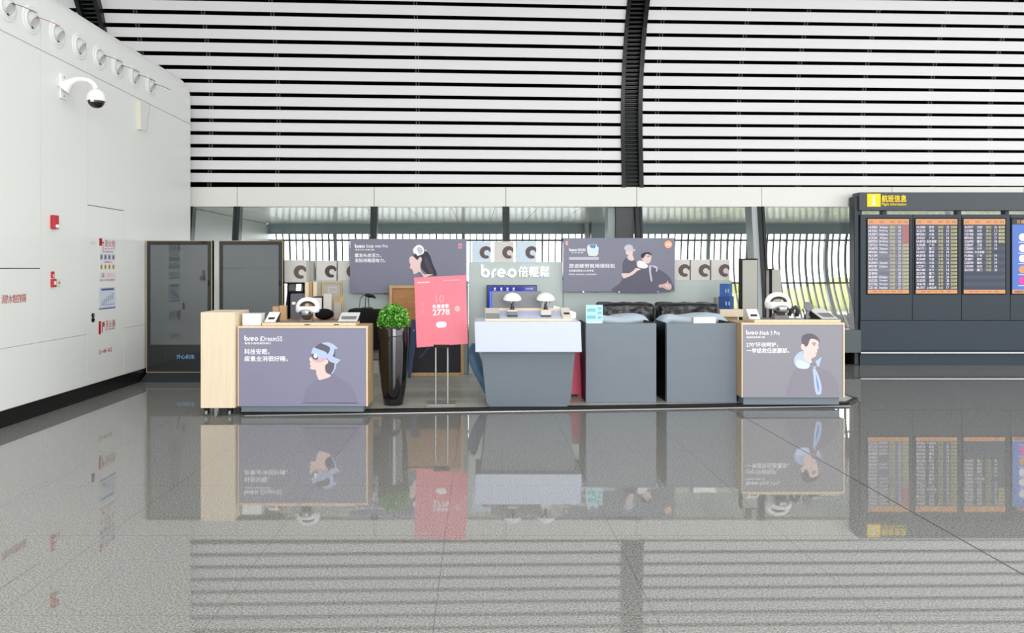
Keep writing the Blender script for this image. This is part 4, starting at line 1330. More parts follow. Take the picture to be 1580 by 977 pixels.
def poster(label, x0, x1, y0, y1):
    r = thing('wide_poster', label, 'poster', (X((x0 + x1) / 2, PD), PD, Z(y1, PD)), 'wide slate posters on the booth back wall')
    bd = part(r, 'board', MB().box(X(x0, PD), X(x1, PD), PD, PD + 0.045, Z(y1, PD), Z(y0, PD), POST3), bevel=0.003)
    st = MB()
    for k in (0.18, 0.5, 0.85):
        st.cyl((X(x0 + (x1 - x0) * k, PD), PD + 0.04, Z(y1 - 4, PD)), (X(x0 + (x1 - x0) * k, PD), 10.63, Z(y1 - 4, PD)), 0.012, 0.012, CHROME, 10)
        st.cyl((X(x0 + (x1 - x0) * k, PD), PD - 0.004, Z(y1 + 0.2, PD)), (X(x0 + (x1 - x0) * k, PD), PD + 0.03, Z(y1 + 0.2, PD)), 0.008, 0.008, CHROME, 8)
    for k in (0.3, 0.7):
        st.box(X(x0 + (x1 - x0) * k, PD) - 0.02, X(x0 + (x1 - x0) * k, PD) + 0.02, PD + 0.045, PD + 0.065, Z(y1 + 1, PD), Z(y0 + 6, PD), STEELM)
    part(r, 'standoff', st)
    return r, bd


p1, bd1 = poster('slate poster of long-haired woman in profile with scalp massager', 540, 720, 368.6, 452.6)
d = PD - 0.003
q = MB()
q.logo(547.5, 563, 376.5, 382.8, d, INKW, 0.0, 0.2)
q.tpx('Scalp mini Pro', 565, 598.5, 377.5, 383.6, d, INKW, 0.016)
q.tpx('智能头皮 按摩仪器', 548, 577.5, 384.4, 386.6, d, INKW, 0.01)
q.tpx('重发头皮活力，', 547.5, 588, 391.2, 397.2, d, INKW, 0.012)
q.tpx('发际线稳固有力。', 547.5, 594.5, 399, 405, d, INKW, 0.012)
part(bd1, 'white_lettering', q)
q = MB()
O = (535, 360, 8.316, d)
pshape(q, O, [(995, 225), (1030, 235), (1072, 300), (1105, 400), (1150, 500), (1145, 545), (1060, 535), (1000, 495), (955, 440), (960, 345), (945, 300), (918, 315), (900, 335), (858, 298), (868, 275), (940, 285)], INKDD, 0.0)
pshape(q, O, [(1000, 300), (1040, 330), (1075, 420), (1110, 510), (1080, 520), (1030, 450), (1000, 380)], mat('hair_sheen_ink', rgb(90, 87, 96), 0.6, 0.1), 0.0006)
pshape(q, O, [(802, 335), (815, 303), (855, 298), (905, 345), (925, 320), (950, 306), (965, 340), (945, 390), (950, 470), (990, 525), (1050, 525), (1110, 530), (1060, 545), (1005, 570), (985, 560), (940, 497), (880, 522), (857, 517), (848, 485), (832, 458), (808, 445), (818, 405), (802, 372)], SKIN, 0.001)
pshape(q, O, [(850, 210), (890, 162), (930, 148), (975, 172), (995, 218), (985, 258), (940, 282), (905, 288), (890, 262), (862, 258)], INKW, 0.002)
pshape(q, O, [(900, 195), (940, 180), (975, 210), (968, 250), (930, 262)], INKG, 0.003)
pshape(q, O, [(1005, 205), (1030, 230), (1010, 232)], INKG, 0.002)
part(bd1, 'printed_woman', q, recalc=False)
q = MB()
q.box(X(707.5, d), X(712.5, d), d, PD + 0.001, Z(383.5, d), Z(375.8, d), INKPP)
q.tpx('尚品', 708.5, 711.5, 377, 382.4, d - 0.002, INKR, 0.0)
part(bd1, 'pink_seal', q)

p2, bd2 = poster('slate poster of two people with neck massager, right of logo wall', 869.2, 1041, 367.4, 450.2)
q = MB()
q.logo(878, 890, 383, 388, d, INKW, 0.0, 0.2)
q.tpx('倍轻松', 891.2, 903.6, 383.4, 388, d, INKW, 0.012)
q.tpx('智 能 按 摩', 881.5, 900, 389, 391, d, INKW, 0.012)
q.box(X(878, d), X(924, d), d, d + 0.002, Z(401, d), Z(396.8, d), INKG)
q.tpx('旅途疲劳就用倍轻松', 878, 949, 407, 413.6, d, INKW, 0.012)
q.tpx('机场高铁都有24小时专柜', 878, 916, 416, 419.6, d, INKW, 0.012)
q.tpx('Relax anytime, anywhere', 878, 920.5, 421.8, 425.4, d, INKW, 0.014)
part(bd2, 'white_lettering', q)
q = MB()
O = (860, 370, 8.316, d)
pshape(q, O, [(720, 664), (830, 525), (840, 300), (895, 232), (985, 255), (1010, 290), (1050, 340), (1160, 355), (1300, 380), (1420, 460), (1462, 525), (1440, 664)], mat('black_shirt_ink', rgb(108, 108, 123), 0.6, 0.1), 0.0)
pshape(q, O, [(880, 135), (960, 135), (970, 160), (965, 195), (985, 250), (962, 270), (922, 262), (895, 226), (912, 202), (882, 185)], SKIN, 0.001)
pshape(q, O, [(855, 112), (872, 80), (915, 60), (960, 78), (975, 118), (1000, 128), (990, 150), (965, 142), (880, 140)], INKG, 0.002)
pshape(q, O, [(822, 435), (870, 430), (925, 428), (980, 390), (1010, 362), (1070, 380), (1025, 402), (962, 452), (860, 495), (838, 480)], SKIN, 0.001)
pshape(q, O, [(1110, 205), (1150, 172), (1195, 195), (1206, 235), (1192, 282), (1170, 303), (1130, 300), (1097, 272), (1080, 228)], SKIN, 0.001)
pshape(q, O, [(1078, 225), (1082, 182), (1150, 158), (1202, 176), (1200, 200), (1150, 182), (1118, 212), (1100, 240)], INKDD, 0.002)
pshape(q, O, [(1150, 208), (1180, 205), (1182, 214), (1155, 216)], INKDD, 0.002)
pshape(q, O, [(1020, 300), (1040, 272), (1090, 275), (1160, 330), (1140, 365), (1080, 367), (1030, 345)], INKW, 0.003)
pshape(q, O, [(1175, 340), (1200, 332), (1202, 420), (1218, 522), (1200, 532), (1180, 430)], INKG, 0.003)
pshape(q, O, [(1200, 330), (1265, 338), (1287, 370), (1278, 408), (1262, 402), (1265, 368), (1222, 347)], INKG, 0.003)
pshape(q, O, [(1305, 580), (1350, 570), (1400, 550), (1415, 520), (1427, 555), (1460, 572), (1466, 620), (1440, 646), (1390, 635), (1350, 612), (1305, 612)], SKINS, 0.001)
pshape(q, O, [(1380, 575), (1420, 580), (1450, 600), (1430, 612), (1390, 598)], SKIN, 0.002)
part(bd2, 'printed_couple', q, recalc=False)
q = MB()
pshape(q, O, [(395, 62), (505, 58), (510, 90), (530, 95), (525, 190), (490, 212), (400, 205), (385, 160), (380, 95)], mat('package_print', rgb(226, 238, 238), 0.6, 0.1), 0.0, False)
pshape(q, O, [(405, 66), (500, 62), (480, 110), (430, 105)], INKB, 0.001, False)
part(bd2, 'printed_package', q, recalc=False)
q = MB()
circ(q, 1424, 60, 58, 860, 370, 8.316, d + 0.001, mat('badge_ring', rgb(176, 110, 108), 0.6, 0.1))
circ(q, 1424, 60, 50, 860, 370, 8.316, d, INKO)
q.tpx('24h', 1027.6, 1034.8, 375.4, 379.4, d - 0.001, INKW, 0.01)
part(bd2, 'round_badge', q, recalc=False)
q = MB()
q.box(X(872.2, d), X(876.6, d), d, PD + 0.001, Z(378.6, d), Z(371.8, d), INKPP)
part(bd2, 'pink_seal', q)


# ------------------------------------------------------------------ GIFT BOXES WITH NECK PILLOW PICTURE
def gift_box(px0, px1, py0, py1, d, cm, pm, label, group, dep=0.13, cut=True):
    x0, x1, z0, z1 = X(px0, d), X(px1, d), Z(py1, d), Z(py0, d)
    r = thing('massager_gift_box', label, 'box', ((x0 + x1) / 2, d, z0), group)
    cb = part(r, 'carton', MB().box(x0, x1, d, d + dep, z0, z1, cm), bevel=0.002)
    w, h = x1 - x0, z1 - z0
    q = MB()
    cx, cz, R, rr = x0 + 0.735 * w, z0 + 0.465 * h, 0.305 * h, 0.135 * h
    n = 30
    out, inn = [], []
    for k in range(n + 1):
        a = math.radians(8 + (300 - 8) * k / n)
        ox, oz = cx + R * math.cos(a), cz + R * math.sin(a)
        ix, iz = cx + rr * math.cos(a) + 0.05 * h, cz + rr * math.sin(a) - 0.02 * h
        out.append((min(ox, x1 - 0.001), oz)); inn.append((min(ix, x1 - 0.001), iz))
    vs = [(a, d - 0.002, b) for a, b in out] + [(a, d - 0.002, b) for a, b in inn]
    q.add(vs, [(k, k + 1, k + 2 + n, k + 1 + n) for k in range(n)], pm)
    part(cb, 'printed_neck_pillow', q, recalc=False)
    return r


GC = 'gift boxes on top of logo wall'
zc = 404.3
gift_box(728, 757.5, 372.6, zc, 10.58, BLUEC, PILLOW, 'pale blue gift box, leftmost on top of the logo wall', GC)
gift_box(763, 792.5, 372.6, zc, 10.58, GREIG2, PILLOW, 'greige gift box in the middle on top of the logo wall', GC)
gift_box(798.5, 828, 372.6, zc, 10.58, BLUEC, PILLOW, 'pale blue gift box, rightmost on top of the logo wall', GC)
GR = 'gift boxes on top of the right low wall'
gift_box(1035, 1064, 400.5, 432.2, 10.63, GREIG2, PILLOW, 'greige gift box half hidden by the right edge of couple poster', GR)
gift_box(1066, 1095.2, 400.5, 432.2, 10.63, GREIG2, PILLOW, 'greige gift box in the middle of three right of couple poster', GR)
gift_box(1097.5, 1126, 400.5, 432.2, 10.63, GREIG2, PILLOW, 'greige gift box at the right end of the low wall', GR)
GL_ = 'gift boxes left of the woman poster'
gift_box(488, 519, 402.3, 433.4, 10.63, GREIG2, PILLOWD, 'greige gift box second from left, dark pillow picture, above wooden frames', GL_)
gift_box(521.5, 552, 402.3, 433.4, 10.63, GREIG2, PILLOW, 'greige gift box half hidden by the left edge of woman poster', GL_)
r = solo('narrow_carton', MB().box(X(474, 10.63), X(483.5, 10.63), 10.63, 10.76, Z(433.4, 10.63), Z(402.5, 10.63), GREIGE), 'narrow greige carton standing on edge between two gift boxes', 'box', (X(479, 10.63), 10.63, Z(433.4, 10.63)), bevel=0.002)
# black shelf unit by the second totem carries the first box
r = thing('black_shelf_unit', 'black shelf unit in the gap right of the second totem', 'shelf', (X(454, 10.3), 10.4, PZ))
xa, xb = X(443, 10.35), X(469, 10.35)
part(r, 'frame', MB().box(xa, xa + 0.02, 10.35, 10.7, PZ, Z(436, 10.35), BLACK).box(xb - 0.02, xb, 10.35, 10.7, PZ, Z(436, 10.35), BLACK).box(xa + 0.02, xb - 0.02, 10.66, 10.7, PZ, Z(452, 10.35), BLACK))
for zz in (Z(438.6, 10.35), Z(452, 10.35), 0.8, 0.4):
    part(r, 'shelf_board', MB().box(xa, xb, 10.35, 10.7, zz, zz + 0.02, BLACK))
gift_box(439, 472.5, 401.5, 435.8, 10.40, GREIG2, PILLOW, 'greige gift box leftmost, next to the second totem', GL_, 0.2)

# television on the logo wall
r = thing('television', 'television with royal blue menu screen below the shop lettering', 'television', (X(790, 10.4), 10.48, Z(487, 10.42)))
d = 10.48
part(r, 'housing', MB().box(X(751, d), X(828.5, d), d, d + 0.03, Z(487, d), Z(440, d), DARKP), bevel=0.004)
part(r, 'wall_bracket', MB().box(X(780, d), X(800, d), d + 0.03, WD - 0.024, Z(475, d), Z(452, d), STEELD))
q = MB().box(X(753.5, d), X(826.5, d), d - 0.002, d + 0.001, Z(485.5, d), Z(442, d), TVB)
q.box(X(755.5, d), X(758.5, d), d - 0.003, d + 0.001, Z(485.5, d), Z(449.8, d), TVL)
q.box(X(755.5, d), X(816, d), d - 0.003, d + 0.001, Z(450.6, d), Z(449.4, d), TVL)
sc_ = part(r, 'screen', q)
q = MB()
for k, px in enumerate((763.5, 773.5, 783, 792.5)):
    circ(q, px, 445.2, 1.5, 0, 0, 1, d - 0.005, SCRW)
    q.box(X(px - 2, d), X(px + 2, d), d - 0.005, d - 0.004, Z(448.4, d), Z(447.6, d), SCRW)
q.tpx('10:25 AM', 811, 821.5, 444.6, 446.6, d - 0.005, SCRW, 0.01)
part(sc_, 'menu_symbols', q)

# ------------------------------------------------------------------ GREY CHAIR BAYS, CHAIRS
GD = 8.34


def chair_bay(x0, x1, label):
    zt = Z(499, GD)
    r = thing('chair_bay_partition', label, 'partition', ((x0 + x1) / 2, GD, PZ), 'slate grey partitions in front of the massage chairs')
    part(r, 'front_panel', MB().box(x0, x1, GD, GD + 0.07, PZ, zt, GREYP), bevel=0.004)
    part(r, 'side_panel', MB().box(x0, x0 + 0.02, GD + 0.07, GD + 0.57, PZ, zt, BLACK), label='black side panel')
    part(r, 'side_panel', MB().box(x1 - 0.02, x1, GD + 0.07, GD + 0.57, PZ, zt, BLACK), label='black side panel')
    part(r, 'bay_floor', MB().box(x0 + 0.02, x1 - 0.02, GD + 0.07, GD + 0.57, PZ, PZ + 0.02, BLACK))


chair_bay(X(904, GD), X(1012.8, GD), 'slate grey partition nearer the centre counter, before left massage chair')
chair_bay(X(1028.7, GD), X(1136.8, GD), 'slate grey partition beside the right oak counter, before right massage chair')


def crinkle(o, amt, scale):
    t = bpy.data.textures.new('crinkle', 'CLOUDS')
    t.noise_scale = scale
    s = o.modifiers.new('sub', 'SUBSURF'); s.levels = 4; s.render_levels = 4
    s.subdivision_type = 'CATMULL_CLARK'
    dm = o.modifiers.new('folds', 'DISPLACE'); dm.texture = t; dm.strength = amt; dm.mid_level = 0.5
    for p in o.data.polygons:
        p.use_smooth = True


def massage_chair(xa, xb, label, y0=9.0):
    r = thing('massage_chair', label, 'massage chair', ((xa + xb) / 2, y0, PZ), 'black massage chairs behind grey partitions')
    part(r, 'base', MB().box(xa + 0.06, xb - 0.06, y0 + 0.0, y0 + 1.0, PZ, 0.30, DARKP), bevel=0.01)
    part(r, 'seat', MB().box(xa + 0.05, xb - 0.05, y0 + 0.0, y0 + 0.62, 0.3, 0.52, LEATH), bevel=0.04, smooth=True)
    q = MB()
    nx, nz = 10, 5
    o = part(r, 'backrest', MB().hexa([(xa, y0 + 0.45, 0.3), (xb, y0 + 0.45, 0.3), (xb, y0 + 0.8, 0.3), (xa, y0 + 0.8, 0.3), (xa + 0.0, y0 + 0.5, 1.10), (xb - 0.0, y0 + 0.5, 1.10), (xb, y0 + 0.9, 1.105), (xa, y0 + 0.9, 1.105)], LEATH), label='tall wrinkled black leather back')
    b = o.modifiers.new('b', 'BEVEL'); b.width = 0.05; b.segments = 3
    crinkle(o, 0.035, 0.12)
    for x in (xa, xb - 0.12):
        part(r, 'armrest', MB().box(x, x + 0.12, y0 - 0.02, y0 + 0.5, 0.3, 0.72, LEATH), bevel=0.04, smooth=True)
    return r


massage_chair(1.53, 2.24, 'black leather massage chair seen behind the left grey partition', 8.93)
massage_chair(2.30, 3.06, 'black leather massage chair seen behind the right grey partition', 8.93)


def cover(pts_top, y0, y1, zb, label, loc, x0, x1, h):
    q = MB()
    n = 14
    rows = 6
    vs, fs = [], []
    rr = random.Random(int(x0 * 100))
    for j in range(rows + 1):
        t = j / rows
        y = y0 + (y1 - y0) * t
        for i in range(n + 1):
            u = i / n
            e = min(1.0, min(u, 1 - u) * 7) ** 0.5
            e2 = min(1.0, min(t, 1 - t) * 3.2 + 0.35) ** 0.5
            vs.append((x0 + (x1 - x0) * u, y, zb + h * e * e2 * (0.88 + 0.12 * math.sin(u * 9 + t * 3)) + rr.uniform(-0.006, 0.006)))
    k = n + 1
    for j in range(rows):
        for i in range(n):
            fs.append((j * k + i, j * k + i + 1, (j + 1) * k + i + 1, (j + 1) * k + i))
    q.add(vs, fs, COVER)
    o = solo('chair_cover', q, label, 'cover', loc, smooth=True, group='pale blue covers on the massage chairs')
    s = o.modifiers.new('t', 'SOLIDIFY'); s.thickness = 0.10; s.offset = -1
    s = o.modifiers.new('s', 'SUBSURF'); s.levels = 1; s.render_levels = 2
    return o


cover(None, 8.90, 9.36, 0.84, 'pale blue fabric cover folded over the left massage chair', (1.9, 9.1, 0.74), 1.34, 2.10, 0.155)
cover(None, 8.90, 9.36, 0.84, 'pale blue fabric cover folded over the right massage chair', (2.6, 9.1, 0.74), 2.16, 3.06, 0.165)
# supports hidden below the covers: the footrests of the chairs
for ch, (xa, xb) in zip([o for o in bpy.data.objects if o.name.startswith('massage_chair')], ((1.5, 2.04), (2.3, 2.98))):
    part(ch, 'footrest', MB().box(xa, xb, 8.93, 9.34, 0.5, 0.80, LEATH), bevel=0.03, smooth=True)

r = thing('leaflet_stand', 'small cyan and white leaflet standing on the left grey partition', 'leaflet', (X(917, 8.37), 8.375, Z(499, GD)))
zt = Z(499, GD)
sh = part(r, 'card', MB().box(X(904, 8.37), X(930, 8.37), 8.37, 8.378, zt, Z(470.5, 8.37), CYANP))
q = MB()
for yy in (476, 487):
    q.box(X(906, 8.37), X(919, 8.37), 8.368, 8.371, Z(yy + 5, 8.37), Z(yy, 8.37), CYAND)
for yy in (474, 481, 488):
    q.box(X(922.5, 8.37), X(928, 8.37), 8.368, 8.371, Z(yy + 4, 8.37), Z(yy, 8.37), CYAND)
part(sh, 'printed_blocks', q)
part(r, 'acrylic_foot', MB().box(X(906, 8.37), X(928, 8.37), 8.36, 8.40, zt, zt + 0.006, PLASW))
r = thing('folded_notice', 'small white folded notice standing on the right grey partition', 'notice', (X(1086, 8.37), 8.375, zt))
part(r, 'left_page', MB().hexa([(X(1069.5, 8.37), 8.36, zt), (X(1086.8, 8.37), 8.385, zt), (X(1086.8, 8.37), 8.389, zt), (X(1069.5, 8.37), 8.364, zt), (X(1069.5, 8.37), 8.36, zt + 0.066), (X(1086.8, 8.37), 8.385, zt + 0.066), (X(1086.8, 8.37), 8.389, zt + 0.066), (X(1069.5, 8.37), 8.364, zt + 0.066)], PLASW))
part(r, 'right_page', MB().hexa([(X(1086.9, 8.37), 8.385, zt), (X(1104, 8.37), 8.36, zt), (X(1104, 8.37), 8.364, zt), (X(1086.9, 8.37), 8.389, zt), (X(1086.9, 8.37), 8.385, zt + 0.066), (X(1104, 8.37), 8.36, zt + 0.066), (X(1104, 8.37), 8.364, zt + 0.066), (X(1086.9, 8.37), 8.389, zt + 0.066)], PLASW))
part(r, 'grey_spine', MB().box(X(1067, 8.37), X(1069.5, 8.37), 8.362, 8.372, zt, zt + 0.066, PLASG))

# ------------------------------------------------------------------ PLANTER
PX, PY = X(607.3, 8.22), 8.22
r = thing('tall_planter', 'tall glossy black vase planter with round green shrub', 'planter', (PX, PY, PZ))
zt = Z(503.5, PY)
part(r, 'vase', MB().lathe([(0.001, PZ), (0.098, PZ), (0.108, PZ + 0.008), (0.12, PZ + 0.08), (0.138, PZ + 0.2), (0.153, PZ + 0.35), (0.163, PZ + 0.5), (0.169, PZ + 0.64), (0.171, PZ + 0.76), (0.170, zt - 0.008), (0.166, zt), (0.150, zt - 0.004), (0.148, zt - 0.05), (0.001, zt - 0.05)], (PX, PY, 0), (0, 0, 1), VASE, 48), smooth=True)
part(r, 'moss', MB().ball((PX, PY, zt + 0.04), 0.142, 0.142, 0.13, LEAFD, 20, 12), smooth=True, label='dark green core')
q = MB()
rr = random.Random(5)
for k in range(1500):
    a, t = rr.uniform(0, 2 * math.pi), math.acos(rr.uniform(-0.35, 1))
    R = rr.uniform(0.80, 1.06)
    c = Vector((PX + 0.168 * R * math.sin(t) * math.cos(a), PY + 0.168 * R * math.sin(t) * math.sin(a), zt + 0.055 + 0.185 * R * math.cos(t)))
    if c.z < zt - 0.012:
        continue
    nrm = Vector((rr.gauss(0, 1), rr.gauss(0, 1), rr.gauss(0.5, 1))).normalized()
    u = nrm.orthogonal().normalized()
    u.rotate(Matrix.Rotation(rr.uniform(0, 6.28), 3, nrm))
    w = nrm.cross(u)
    L = rr.uniform(0.013, 0.022)
    q.add([c - u * L, c + w * L * 0.6 + nrm * 0.003, c + u * L, c - w * L * 0.6 + nrm * 0.003], [(0, 1, 2, 3)], LEAF if rr.random() < 0.6 else LEAFL)
part(r, 'foliage', q, kind='stuff', recalc=False)

# ------------------------------------------------------------------ RED EASEL SIGN
SD = 8.2
r = thing('poster_stand', 'coral red poster on two-legged metal stand in front of booth', 'sign stand', (X(681, 8.28), 8.28, PZ))
part(r, 'base_plate', MB().box(X(660, 8.28), X(703, 8.28), 8.16, 8.42, PZ, PZ + 0.008, SILVER), bevel=0.002)
for px in (672.3, 690.8):
    part(r, 'leg', MB().cyl((X(px, 8.28), 8.28, PZ + 0.008), (X(px, 8.28), 8.28, 1.30), 0.011, 0.011, SILVER, 14), smooth=True)
cor = [(639, 428.5), (718.4, 424.6), (722.2, 530.5), (643, 536.4)]
pts = [(X(a, SD), SD, Z(b, SD)) for a, b in cor]
pn = part(r, 'red_panel', MB().prism(pts, (0, 0.012, 0), REDS))
part(r, 'clamp', MB().box(X(669, 8.2), X(694, 8.2), 8.195, 8.29, Z(536.5, 8.2), Z(532, 8.2), BLACK).box(X(668, 8.25), X(695, 8.25), 8.215, 8.29, Z(470, 8.2), Z(466, 8.2), BLACK))
q = MB()
tl, trc, bl = Vector(pts[0]), Vector(pts[1]), Vector(pts[3])
U = (trc - tl).normalized()
V = (tl - bl).normalized()
Wp, Hp = (trc - tl).length, (tl - bl).length
lx = Vector((0, -0.003, 0))


def on_panel(s, u0, u1, v0, v1, m, bold):
    q.text(s, bl + lx + U * (u0 * Wp) + V * ((1 - v1) * Hp), U, V, (u1 - u0) * Wp, (v1 - v0) * Hp, m, bold)


def rect_panel(u0, u1, v0, v1, m):
    o = bl + lx
    q.flat([o + U * (u0 * Wp) + V * ((1 - v1) * Hp), o + U * (u1 * Wp) + V * ((1 - v1) * Hp), o + U * (u1 * Wp) + V * ((1 - v0) * Hp), o + U * (u0 * Wp) + V * ((1 - v0) * Hp)], m)


INKPK = mat('faint_pink_ink', rgb(248, 168, 178), 0.6, 0.1)
on_panel('10', 0.40, 0.57, 0.265, 0.375, INKPK, 0.01)
on_panel('优惠套餐', 0.335, 0.655, 0.40, 0.455, INKW, 0.014)
on_panel('2778', 0.335, 0.665, 0.47, 0.555, INKW, 0.02)
rect_panel(0.05, 0.30, 0.065, 0.085, INKP)
rect_panel(0.55, 0.90, 0.055, 0.075, INKPK)
on_panel('优', 0.11, 0.17, 0.36, 0.42, INKPK, 0.01)
on_panel('选', 0.11, 0.17, 0.46, 0.52, INKPK, 0.01)


def blob_panel(cu, cv, ru, rv, m, lift, nn=24, pill=0.0):
    o = bl + Vector((0, -0.003 - lift, 0))
    pp = []
    for k in range(nn):
        a = 2 * math.pi * k / nn
        off = pill if math.cos(a) > 0 else -pill
        pp.append(o + U * ((cu + off + ru * math.cos(a)) * Wp) + V * ((1 - cv - rv * math.sin(a)) * Hp))
    q.flat(pp, m)


blob_panel(0.495, 0.69, 0.05, 0.042, INKW, 0.0, 32, 0.05)
blob_panel(0.815, 0.475, 0.05, 0.04, INKP, 0.0)
blob_panel(0.815, 0.475, 0.03, 0.02, mat('badge_tan', rgb(226, 190, 160), 0.6, 0.1), 0.001)
part(pn, 'white_print', q, recalc=False)

# ------------------------------------------------------------------ STUFF BEHIND, LEFT HALF OF BOOTH
r = thing('framed_display_board', 'large oak framed board with brown panel, behind the coral stand', 'display board', (X(658, 10.4), 10.4, PZ))
fd = 10.41
xa, xb, za, zb = X(600.5, fd), X(715.5, fd), PZ, Z(440.5, fd)
part(r, 'frame', frame_rect(MB(), xa, xb, fd, fd + 0.06, za, zb, 0.042, WOODM), bevel=0.003)
part(r, 'brown_panel', MB().box(xa + 0.04, xb - 0.04, fd + 0.03, fd + 0.05, 0.72, zb - 0.042, BROWN), label='bare brown panel at the top')
part(r, 'loose_card', MB().prism([(X(606, fd), fd + 0.015, Z(450, fd)), (X(640, fd), fd + 0.015, Z(456, fd)), (X(640, fd), fd + 0.015, Z(505, fd)), (X(606, fd), fd + 0.015, Z(505, fd))], (0, 0.01, 0), BROWN))
lo = part(r, 'dark_poster', MB().box(xa + 0.042, xb - 0.042, fd + 0.02, fd + 0.05, za + 0.042, 0.72, NAVYK), label='dark poster with slanting blue shapes')
q = MB()
q.flat([(X(645, fd), fd + 0.016, Z(553, fd)), (X(660, fd), fd + 0.016, Z(536, fd)), (X(664, fd), fd + 0.016, Z(536, fd)), (X(650, fd), fd + 0.016, Z(553, fd))], NAVYB)
q.flat([(X(633, fd), fd + 0.016, Z(550, fd)), (X(640, fd), fd + 0.016, Z(505, fd)), (X(646, fd), fd + 0.016, Z(505, fd)), (X(640, fd), fd + 0.016, Z(545, fd))], NAVYB)
part(lo, 'printed_shapes', q)
r = thing('navy_panel', 'narrow dark blue upright panel leaning beside the black planter', 'panel', (X(640, 10.3), 10.3, PZ))
hx = [(X(629, 10.2), 10.18, PZ), (X(634, 10.2), 10.18, PZ), (X(634, 10.2), 10.20, PZ), (X(629, 10.2), 10.20, PZ), (X(633, 10.2), 10.36, Z(494, 10.3)), (X(646, 10.2), 10.36, Z(494, 10.3)), (X(646, 10.2), 10.38, Z(494, 10.3)), (X(633, 10.2), 10.38, Z(494, 10.3))]
part(r, 'board', MB().hexa(hx, NAVYB))
q = MB()
q.text('健康', (X(637.2, 10.35), 10.325, Z(516, 10.35)), (1, 0, 0), (0, 0, 1), 0.03, 0.07, INKG, 0.0)
part(r, 'small_lettering', q)

r = thing('side_table', 'wooden table crowded with frames and boxes behind left oak counter', 'table', (-2.05, 9.6, PZ))
part(r, 'table_top', MB().box(-2.45, -1.66, 9.15, 10.25, 0.87, 0.90, BROWN), bevel=0.003)
for x in (-2.40, -1.74):
    for y in (9.2, 10.17):
        part(r, 'leg', MB().box(x, x + 0.04, y, y + 0.04, PZ, 0.87, BROWN))
TT = 0.90
strips = [(470.5, 476, WOOD, 10.02), (477, 482, WOODM, 10.06), (483, 489, WOOD, 10.02), (490, 495.5, GREIGE, 10.06)]
nm = ['pale oak board standing upright, leftmost of four behind left head massager', 'darker oak board standing upright, second of four behind head massager', 'pale oak board standing upright, third of four behind head massager', 'grey board standing upright, beside the oak picture frame']
for (a, b, mm, dd_), lb in zip(strips, nm):
    solo('upright_board', MB().box(X(a, dd_), X(b, dd_), dd_, dd_ + 0.12, TT, Z(435.5, dd_), mm), lb, 'board', (X((a + b) / 2, dd_), dd_, TT), bevel=0.002, group='boards standing on the side table')
r = thing('picture_frame', 'oak picture frame with grey glass and pale print, upright on table', 'picture frame', (X(512, 10), 10.0, TT))
fx0, fx1 = X(496.5, 10.0), X(528, 10.0)
part(r, 'frame', frame_rect(MB(), fx0, fx1, 10.0, 10.03, TT, Z(435.5, 10.0), 0.022, WOODM))
pp = part(r, 'picture', MB().box(fx0 + 0.02, fx1 - 0.02, 10.01, 10.025, TT + 0.02, Z(435.5, 10.0) - 0.02, GREIGE))
part(pp, 'pale_outline', frame_rect(MB(), X(506, 10), X(519, 10), 10.006, 10.011, Z(452, 10), Z(443, 10), 0.008, INKG))
r = thing('violet_grey_carton', 'violet grey carton left of the boards, behind left head massager', 'box', (X(457, 9.5), 9.5, TT))
part(r, 'carton', MB().box(X(448, 9.5), X(466.5, 9.5), 9.5, 9.65, TT, Z(453.5, 9.5), GREYC), bevel=0.002)
part(r, 'white_tag', MB().box(X(450.5, 9.5), X(456, 9.5), 9.497, 9.501, Z(470, 9.5), Z(466, 9.5), INKW))
r = thing('leaning_whiteboard', 'white panel with black edge leaning on the side table', 'panel', (X(491, 9.6), 9.6, TT))
part(r, 'face', MB().box(X(484, 9.6), X(496.6, 9.6), 9.6, 9.62, TT, Z(459.5, 9.6), PLASW))
part(r, 'black_edge', MB().box(X(496.6, 9.6), X(498.5, 9.6), 9.598, 9.622, TT, Z(457.5, 9.6), BLACK).box(X(484, 9.6), X(496.6, 9.6), 9.598, 9.622, Z(459.5, 9.6), Z(457.5, 9.6), BLACK))
solo('tall_beige_carton', MB().box(X(499, 9.5), X(511.5, 9.5), 9.5, 9.6, TT, Z(453.5, 9.5), GREIG2), 'tall beige carton in front of the oak picture frame', 'box', (X(505, 9.5), 9.5, TT), bevel=0.002)
r = thing('leaflet_holder', 'small wooden leaflet holder with grey card at right of side table', 'holder', (X(522, 9.5), 9.5, TT))
part(r, 'back', MB().box(X(515, 9.55), X(530, 9.55), 9.55, 9.565, TT, Z(458, 9.55), WOODM))
part(r, 'card', MB().box(X(515.5, 9.5), X(526, 9.5), 9.5, 9.52, TT, Z(466, 9.5), GREIGE), label='grey card')
o = solo('black_bag', MB().ball((X(500, 9.3), 9.32, TT + 0.071), 0.12, 0.1, 0.07, CLOTHB, 18, 10), 'black cloth bag slumped on table behind left head massager', 'bag', (X(500, 9.3), 9.32, TT), smooth=True)

